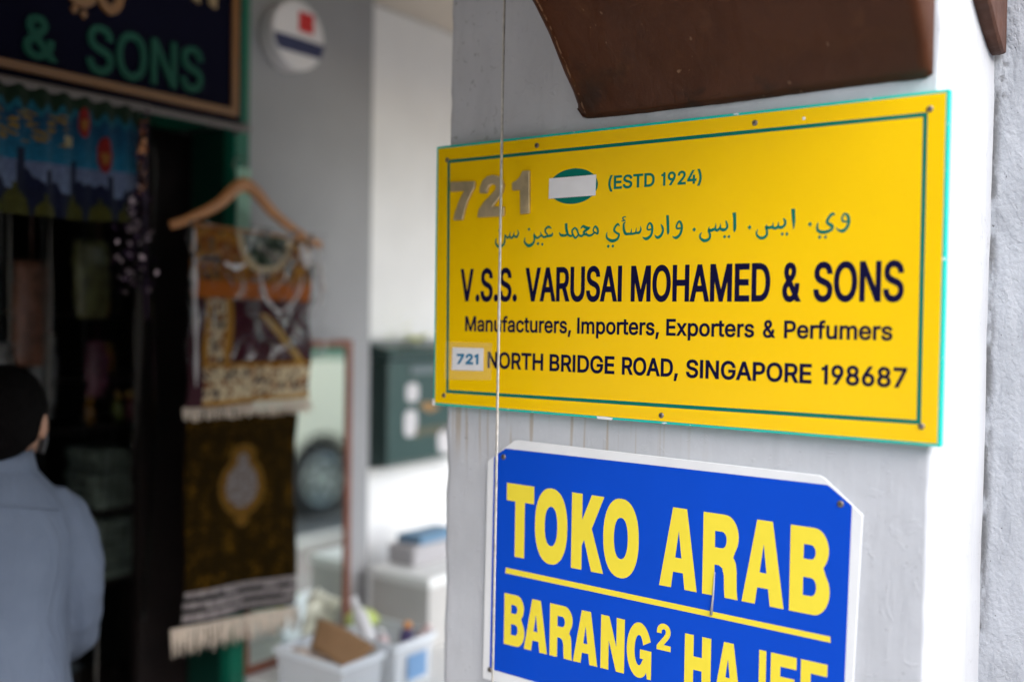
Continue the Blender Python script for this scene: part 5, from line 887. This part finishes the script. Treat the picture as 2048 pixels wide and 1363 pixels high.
tag(lf.build('flower_garland', mat('yellow petals', (.62, .66, .20), .6), fix=False), 'small yellow flower garland lying on top of the green letterbox', 'flowers')

# ------------------------------------------------------------------ mirror standing on the table
mr = thing('mirror', (-2.13, 1.93, .705), 'tall mirror in a brown wooden frame leaning on the grey pilaster', 'mirror')
fw = mat('red brown mirror frame', (.16, .045, .022), .4, var=.15, vscale=15)
F_ = MB(); y0, y1, z0, z1, w = 1.735, 2.135, .704, 1.605, .022
F_.box((-2.145, y0, z0), (-2.115, y0+w, z1)); F_.box((-2.145, y1-w, z0), (-2.115, y1, z1)); F_.box((-2.145, y0+w, z1-w), (-2.115, y1-w, z1)); F_.box((-2.145, y0+w, z0), (-2.115, y1-w, z0+w))
F_.build('frame', fw, mr, bevel=.003)
MB().box((-2.140, y0+w, z0+w), (-2.122, y1-w, z1-w)).build('glass', mat('mirror silver', (.80, .86, .82), .02, metal=1), mr)

# ------------------------------------------------------------------ table with tubs and cartons
tb = thing('trestle_table', (-1.9, 2.3, 0), 'low white table carrying the tubs and cartons under the mirror', 'table')
tw = mat('white laminate', (.68, .67, .65), .4)
MB().box((-2.149, 1.76, .672), (-1.62, 3.0, .70)).build('table_top', tw, tb, bevel=.004)
for x, y in ((-2.12, 1.80), (-1.66, 1.80), (-2.12, 2.95), (-1.66, 2.95)): MB().box((x-.015, y-.015, 0), (x+.015, y+.015, .671)).build('leg', M['steel'], tb, bevel=.003)
ply = mat('milky plastic tub', (.84, .86, .88), .25, alpha=.62)
rim = mat('white plastic rim', (.80, .83, .86), .25)
def tub(c, sx, sy, h, lab, blue=False):
    x, y, z = c; o = thing('storage_tub', (x, y, z), lab, 'tub')
    T = MB(); th = .003; q = .92
    def rect(kx, ky, zz): return [(x-sx*kx, y-sy*ky, zz), (x+sx*kx, y-sy*ky, zz), (x+sx*kx, y+sy*ky, zz), (x-sx*kx, y+sy*ky, zz)]
    T.loft([rect(q*.98, q*.98, z+.006), rect(q, q, z+.001), rect(1, 1, z+h), rect(.975, .975, z+h), rect(q*.97, q*.97, z+.006)], caps=False); T.add(rect(q*.97, q*.97, z+.006), [(0, 1, 2, 3)])
    T.build('tub_body', ply, o)
    Rm = MB(); Rm.loft([rect(.99, .99, z+h-.012), rect(1.05, 1.07, z+h-.012), rect(1.06, 1.08, z+h), rect(1.05, 1.07, z+h+.004), rect(.985, .985, z+h+.004)], caps=False); Rm.build('rim', rim, o, bevel=.001)
    if blue: MB().prism([(y-sy*.4, z+.02), (y+sy*.6, z+.02), (y+sy*.6, z+h*.7), (y-sy*.4, z+h*.7)], 0, x+sx*1.0, x+sx*1.0+.002).build('blue_label', mat('blue print label', (.18, .33, .55), .5), o)
    return o
tub((-1.85, 1.795, .70), .118, .072, .118, 'milky plastic tub holding a torn cardboard flap below the mirror')
tub((-1.83, 1.985, .70), .105, .075, .122, 'milky plastic tub with blue label full of small bottles by the pillar edge', True)
card = mat('brown cardboard', (.34, .19, .09), .8, var=.08, vscale=20)
QA, QB, QC, QD = Vector((-1.955, 1.853, .868)), Vector((-1.742, 1.853, .838)), Vector((-1.748, 1.745, .812)), Vector((-1.90, 1.775, .815))
cf = MB(); cf.grid(lambda u, v: (QA*(1-u)+QB*u)*(1-v)+(QD*(1-u)+QC*u)*v+Vector((0, 0, .006*math.sin(u*4)-.004*math.sin(v*3))), 10, 6)
o = cf.build('cardboard_flap', card, fix=False, smooth=True); solid(o, .004); tag(o, 'torn brown cardboard flap lying in the milky tub', 'cardboard')
MB_ = MB(); MB_.ball((-1.93, 1.77, .79), (.04, .03, .025)); MB_.ball((-1.88, 1.80, .775), (.04, .03, .03))
tag(MB_.build('cloth_bundle', mat('beige cloth', (.55, .44, .36), .9, bump=.8, bscale=40), smooth=True), 'crumpled beige cloth in the front tub', 'cloth')
def bottle(c, d, h, r, m, capm, lab):
    c = Vector(c); d = Vector(d).normalized(); o = thing('bottle', tuple(c), lab, 'bottle')
    MB().lathe(c, d, [(0, r*.9), (.005, r), (h*.6, r), (h*.75, r*.5), (h*.8, r*.4)], 16).build('bottle_body', m, o, smooth=True)
    MB().lathe(c+d*h*.8, d, [(0, r*.55), (h*.18, r*.55), (h*.2, r*.4)], 14).build('cap', capm, o, smooth=True)
wp = mat('white plastic', (.72, .70, .70), .35); pp = mat('purple plastic', (.05, .03, .12), .35); op = mat('orange plastic', (.75, .30, .06), .4)
yg = mat('lime paper', (.50, .58, .16), .7, bump=.6, bscale=40); pinkp = mat('pale pink plastic', (.70, .52, .50), .4)
bottle((-1.86, 1.955, .795), (-.55, .05, .8), .13, .021, wp, wp, 'white plastic bottle lying across the labelled tub')
bottle((-1.80, 1.945, .785), (.1, -.2, .5), .075, .017, pinkp, wp, 'pale pink bottle in front of the orange capped bottle')
bottle((-1.79, 2.02, .775), (.1, 0, 1), .075, .019, pp, op, 'dark purple bottle with an orange cap in the labelled tub')
bottle((-1.76, 2.045, .775), (.3, .2, 1), .07, .02, pinkp, pinkp, 'cream round bottle at the right end of the labelled tub')
lp = MB(); rnd = random.Random(9)
lp.ball((-1.955, 2.02, .825), (.045, .05, .028), 14, 8)
for i, v in enumerate(lp.v): n_ = noise.noise(Vector(v)*40); lp.v[i] = tuple(Vector(v)+Vector((1, 1, 1))*n_*.012)
tag(lp.build('paper_ball', yg), 'crumpled lime green paper behind the cardboard flap', 'paper')
cp = MB(); cp.grid(lambda u, v: (-2.02+.05*v+.015*noise.noise(Vector((u*5, v*5, 3))), 1.845+.11*u, .80+.15*v*(1-.4*u)+.02*noise.noise(Vector((u*6, v*6, 8)))), 12, 10)
o = cp.build('plastic_bag', mat('cream plastic bag', (.58, .56, .44), .3, var=.3, vscale=18), smooth=True, fix=False); solid(o, .001); tag(o, 'crumpled cream plastic bag standing at the foot of the mirror', 'bag')
# cartons behind
bx = thing('carton', (-1.83, 2.30, .70), 'grey carton with white lid beside the mirror', 'box')
cg = mat('grey carton board', (.50, .48, .455), .75, var=.06, vscale=10); wl = mat('white foam lid', (.80, .80, .78), .6)
MB().box((-2.105, 2.215, .7005), (-1.875, 2.55, .882)).build('carton_body', cg, bx, bevel=.003)
MB().box((-2.112, 2.208, .8825), (-1.868, 2.557, .912)).build('lid', wl, bx, bevel=.006)
MB().prism([(2.30, .75), (2.37, .75), (2.36, .80), (2.31, .80)], 0, -1.8752, -1.8735).build('printed_mark', mat('teal print', (.10, .25, .28), .6), bx)
bx2 = thing('parcel', (-2.04, 2.39, .913), 'small grey parcel with blue top lying on the white lidded carton', 'parcel')
MB().box((-2.10, 2.275, .913), (-1.985, 2.50, .975)).build('parcel_body', mat('grey paper', (.42, .40, .41), .7), bx2, bevel=.012, seg=3)
MB().box((-2.09, 2.31, .9755), (-1.99, 2.498, 1.0)).build('blue_cover', mat('blue card', (.13, .25, .38), .6), bx2, bevel=.004)

# ================================================================== the man in the doorway, seen from behind
PX, PY = -1.955, 1.000
_fa = R(62.5); FW = Vector((-math.sin(_fa), math.cos(_fa), 0)); RT = Vector((math.cos(_fa), math.sin(_fa), 0))
def Wp(r, f, z): return Vector((PX, PY, 0))+RT*r+FW*f+Vector((0, 0, z))
man = thing('person', (PX, PY, 0), 'man with short black hair in a grey blue shirt, seen from behind', 'person')
def ring(z, hr, hf, f0=0.0, r0=0.0, n=28, e=.9):
    o = []
    for i in range(n):
        c, s = math.cos(2*math.pi*i/n), math.sin(2*math.pi*i/n)
        o.append(Wp(r0+hr*math.copysign(abs(c)**e, c), f0+hf*math.copysign(abs(s)**e, s), z))
    return o
HY = R(-22)  # head turned to his right
def Hd(r, f, z): # head space
    return Wp(r*math.cos(HY)-f*math.sin(HY)+.006, r*math.sin(HY)+f*math.cos(HY)+.012, z)
def hball(mb, c, rad, n=18, m=12):
    rings = []
    for i in range(m+1):
        t = math.pi*min(max(i, .03), m-.03)/m
        rings.append([Hd(c[0]+rad[0]*math.sin(t)*math.cos(2*math.pi*j/n), c[1]+rad[1]*math.sin(t)*math.sin(2*math.pi*j/n), c[2]-rad[2]*math.cos(t)) for j in range(n)])
    mb.loft(rings)
skin = mat('warm brown skin', (.30, .155, .095), .5, var=.08, vscale=30)
b = MB()
hball(b, (0, 0, 1.475), (.073, .090, .080)); hball(b, (0, .028, 1.425), (.056, .060, .066)); hball(b, (0, .098, 1.435), (.012, .018, .018)); hball(b, (0, .090, 1.452), (.008, .014, .022))
hball(b, (0, .080, 1.402), (.024, .012, .009)); hball(b, (.028, .078, 1.468), (.013, .011, .009)); hball(b, (-.028, .078, 1.468), (.013, .011, .009))
for s in (-1, 1): hball(b, (s*.075, -.002, 1.452), (.011, .020, .032))
b.tube([Wp(0, -.012, 1.30), Wp(0, -.006, 1.36), Hd(0, -.006, 1.42)], [.058, .052, .055], 16)
b.loft([ring(.82, .13, .095), ring(.95, .11, .08), ring(1.1, .105, .08), ring(1.22, .11, .08), ring(1.29, .10, .07), ring(1.335, .05, .045)])
for s in (-1, 1):
    b.tube([Wp(s*.11, 0, 1.25), Wp(s*.142, -.005, 1.19), Wp(s*.156, .02, 1.06), Wp(s*.140, .085, .985), Wp(s*.105, .185, .945)], [.030, .030, .028, .026, .020], 14)
    hw = Wp(s*.104, .19, .945); b.tube([hw, Wp(s*.108, .235, .942), Wp(s*.112, .27, .938)], [.022, .028, .026], 12, flat=.55)
    for k, (dr, ln) in enumerate(((-.026, .055), (-.009, .066), (.009, .062), (.025, .046))):
        b.tube([Wp(s*.112+dr, .262, .940), Wp(s*.110+dr, .262+ln*.55, .934), Wp(s*.108+dr*.9, .262+ln*.85, .915), Wp(s*.107+dr*.85, .262+ln*.9, .898)], [.0092, .0088, .008, .007], 8)
    b.tube([Wp(s*.10, .215, .948), Wp(s*.072, .245, .940), Wp(s*.068, .275, .930)], [.011, .0095, .008], 8)
    b.tube([Wp(s*.075, 0, .86), Wp(s*.08, .01, .46), Wp(s*.082, -.01, .09)], [.075, .055, .04], 14)
    b.tube([Wp(s*.083, -.04, .045), Wp(s*.088, .14, .035)], [.035, .028], 12)
remesh(b.build('body', skin, man, smooth=True), .0065, 3)
hr_ = MB()
hball(hr_, (0, -.014, 1.487), (.084, .098, .086), 26, 18); hball(hr_, (0, -.045, 1.440), (.072, .060, .062), 22, 14)
for s in (-1, 1): hball(hr_, (s*.066, -.028, 1.462), (.016, .030, .045), 12, 8)
for i, v in enumerate(hr_.v):
    v = Vector(v); hr_.v[i] = tuple(v+(v-Hd(0, -.01, 1.47)).normalized()*(noise.noise(v*60)*.006))
remesh(hr_.build('hair', mat('black hair', (.0025, .002, .002), .75, spec=.04, bump=.8, bscale=260, bstretch=(1, 1, .2)), man, smooth=True), .006, 2)
mk = MB(); mk.grid(lambda u, v: Hd((.066+.004*math.sin(v*3))*math.sin(R(-52+104*u)), .022+.075*math.cos(R(-52+104*u))+.012*math.sin(v*math.pi), 1.385+.062*v), 20, 8)
solid(mk.build('face_mask', mat('grey face mask', (.16, .165, .175), .85), man, smooth=True), .002)
shirt_m, g, bb = newmat('grey blue cotton shirt', .85)
g.l.new(g.mix(g.ramp(g.noise(6), .3, .7), (.078, .100, .146), (.095, .120, .170)), bb.inputs['Base Color'])
g.l.new(g.bump(g.noise(11, (1, 1, .35), 4, 1.5), .5, .03, g.bump(g.noise(600), .2, .001)), bb.inputs['Normal'])
sh_ = MB()
sh_.loft([ring(.70, .165, .125), ring(.82, .158, .12), ring(.95, .136, .110, -.002), ring(1.08, .132, .110, -.004), ring(1.18, .138, .112, -.006), ring(1.245, .140, .108, -.008), ring(1.29, .128, .092, -.008), ring(1.33, .096, .076, -.008), ring(1.36, .068, .064, -.006), ring(1.372, .060, .058, -.006)])
for s in (-1, 1):
    pts = catmull([tuple(Wp(s*.085, -.006, 1.292)), tuple(Wp(s*.120, -.006, 1.262)), tuple(Wp(s*.142, -.006, 1.20)), tuple(Wp(s*.154, .0, 1.12)), tuple(Wp(s*.156, .025, 1.05)), tuple(Wp(s*.140, .085, .985)), tuple(Wp(s*.110, .16, .952))], 5)
    n_ = len(pts); sh_.tube(pts, [.044+.003*math.sin(min(1, i/12)*1.57)-.008*i/(n_-1)+.0015*math.sin(i*1.7) for i in range(n_)], 18)
for i, v in enumerate(sh_.v):
    q = Vector(v); a_ = (q-Wp(0, 0, q.z)).dot(RT)
    w = noise.noise(Vector((q.x*9+q.z*5, q.y*9, q.z*7)))*.010+noise.noise(q*22)*.003+.006*math.sin(a_*70+q.z*9+2*noise.noise(q*6))*max(0, min(1, (1.22-q.z)*5))*abs(noise.noise(Vector((q.x*6, q.y*6, q.z*3))))*2.2
    d = (q-Wp(0, 0, q.z)); d.z = 0
    if d.length > .01: sh_.v[i] = tuple(q+d.normalized()*w)
remesh(sh_.build('shirt', shirt_m, man, smooth=True), .007, 3)
cl = MB(); cl.loft([ring(1.352, .072, .066, -.004), ring(1.382, .064, .061, -.006), ring(1.404, .060, .058, -.006), ring(1.400, .0565, .0545, -.006), ring(1.375, .058, .056, -.006)], caps=False)
cl.build('collar', shirt_m, man, smooth=True)
ym = MB(); ym.tube([Wp(-.105+.21*k/20, -.100+.030*abs(k/10-1)**2.5, 1.308-.018*abs(k/10-1)**2) for k in range(21)], .0022, 6); ym.build('yoke_seam', shirt_m, man, smooth=True)
tr = MB(); tr.loft([ring(.88, .158, .112), ring(.80, .162, .115), ring(.74, .160, .112)])
for s in (-1, 1): tr.loft([ring(.80, .082, .10, 0, s*.078), ring(.5, .072, .082, .01, s*.082), ring(.25, .066, .075, 0, s*.084), ring(.07, .064, .074, 0, s*.084)])
remesh(tr.build('trousers', mat('dark trousers', (.02, .02, .024), .8), man, smooth=True), .010, 4)
for s in (-1, 1):
    q = MB(); q.loft([[Wp(s*.085+.045*k*math.cos(a), .055+.135*k*math.sin(a), z) for a in (2*math.pi*i/20 for i in range(20))] for z, k in ((.002, .95), (.02, 1.0), (.05, .9), (.075, .6))])
    q.build('shoe', mat('black shoe leather', (.012, .011, .01), .4), man, smooth=True)

# ================================================================== the street: parked car seen in the mirror, unseen houses added opposite
car = thing('parked_car', (3.1, 7.4, -.12), 'cream people carrier parked at the kerb, seen only in the mirror', 'car')
cw = mat('cream car paint', (.66, .68, .58), .3, coat=.6); cgls = mat('green tinted car glass', (.05, .16, .11), .08, spec=.8); blk = mat('black rubber', (.02, .021, .023), .75); alu = mat('alloy wheel', (.50, .55, .53), .35, metal=.85)
XS, XE, ZG = 2.24, 3.94, -.12
WY = (6.19, 8.85)
pf = [(5.38, .17), (5.32, .55), (5.40, 1.05), (5.52, 1.27), (5.75, 1.62), (6.1, 1.70), (8.2, 1.69), (8.7, 1.60), (9.3, 1.24), (10.05, 1.06), (10.15, .85), (10.17, .40), (10.1, .17)]
low = []
for wy in WY[::-1]: low += [(wy+.40*math.cos(R(a)), .21+.40*math.sin(R(a))) for a in range(-6, 187, 12)]
MB().prism(pf+low, 0, XS, XE).build('body', cw, car, bevel=.035, seg=3)
for x0, x1 in ((XS-.004, XS+.01), (XE-.01, XE+.004)):
    for q in ([(5.72, 1.29), (5.92, 1.57), (6.75, 1.60), (6.75, 1.29)], [(6.83, 1.29), (6.83, 1.60), (7.85, 1.60), (7.85, 1.29)], [(7.93, 1.29), (7.93, 1.60), (8.35, 1.57), (8.95, 1.29)]):
        MB().prism(q, 0, x0, x1).build('window', cgls, car)
    MB().box((x0, 7.885, .30), (x1, 7.893, 1.28)).build('door_seam', blk, car); MB().box((x0, 6.785, .30), (x1, 6.793, 1.28)).build('door_seam', blk, car)
    for yy in (6.95, 8.02): MB().box((x0-.02, yy, 1.12), (x1+.02, yy+.18, 1.15)).build('door_handle', cw, car, bevel=.006)
MB().prism([(5.30, .15), (5.27, .25), (5.28, .50), (5.36, .52), (5.36, .15)], 0, XS+.03, XE-.03).build('bumper', cw, car, bevel=.02)
MB().prism([(10.12, .15), (10.2, .25), (10.22, .45), (10.12, .5)], 0, XS+.03, XE-.03).build('bumper', cw, car, bevel=.02)
for x in (XS+.04, XE-.3):
    MB().box((x, 5.36, .85), (x+.26, 5.42, 1.1)).build('tail_light', mat('red lamp glass', (.4, .01, .01), .15), car, bevel=.01)
    MB().box((x, 10.07, .78), (x+.26, 10.16, .95)).build('headlight', mat('clear lamp glass', (.7, .7, .7), .1), car, bevel=.01)
for wy in WY:
    for x, s in ((XS+.02, 1), (XE-.02, -1)):
        w_ = MB().lathe((x, wy, .21), (s, 0, 0), [(0, .24), (.005, .31), (.03, .33), (.17, .33), (.2, .31), (.2, .2)], 40).build('wheel', blk, car, smooth=False, bevel=.004)
        MB().lathe((x-s*.002, wy, .21), (s, 0, 0), [(0, .20), (.002, .20)], 30).build('brake_disc', mat('dark brake disc', (.05, .055, .06), .5), w_)
        r_ = MB(); r_.tube([(x-s*.006, wy+.198*math.cos(2*math.pi*q/40), .21+.198*math.sin(2*math.pi*q/40)) for q in range(41)], .016, 8, caps=False)
        for k in range(7):
            a = 2*math.pi*k/7; d = Vector((0, math.cos(a), math.sin(a))); t_ = Vector((0, -math.sin(a), math.cos(a))); c0 = Vector((x-s*.010, wy, .21))
            r_.add([c0+d*.03-t_*.02, c0+d*.03+t_*.02, c0+d*.20+t_*.013, c0+d*.20-t_*.013], [(0, 1, 2, 3)])
        r_.lathe((x-s*.012, wy, .21), (s, 0, 0), [(0, .045), (.01, .055)], 20); r_.build('rim', alu, w_)

# unseen houses across the road, added and sized to cut low sky light
shut = mat('dark green shutters of added houses', (.03, .10, .08), .5); terra = mat('terracotta roof of added houses', (.32, .12, .07), .8, var=.2, vscale=8)
for i, (wn, wc) in enumerate((('peach', (.62, .50, .38)), ('sage green', (.50, .55, .48)), ('ivory', (.66, .60, .50)), ('pale blue', (.48, .55, .60)))):
    y0 = -34+9.0*i; y1 = y0+8.98; zt = 6.0+.2*((i*7) % 3)
    hs = thing('sky_blocker_house', (12, (y0+y1)/2, 0), wn+' unseen house with green shutters, added across the road to block low sky', 'house', 'unseen houses added across the road')
    MB().box((9.8, y0, -.005), (18, y1, zt)).build('wall', mat(wn+' render of added house', wc, .8, var=.08, vscale=2), hs)  # wall of the added unseen house
    MB().prism([(9.3, zt), (18.2, zt+.001), (14, zt+1.3)], 1, y0+.01, y1-.01).build('added_house_roof', terra, hs)
    for k in range(4): MB().box((9.74, y0+.7+2.1*k, 1.1), (9.799, y0+1.9+2.1*k, 2.9)).build('window', shut, hs, bevel=.01)  # windows of the added unseen house
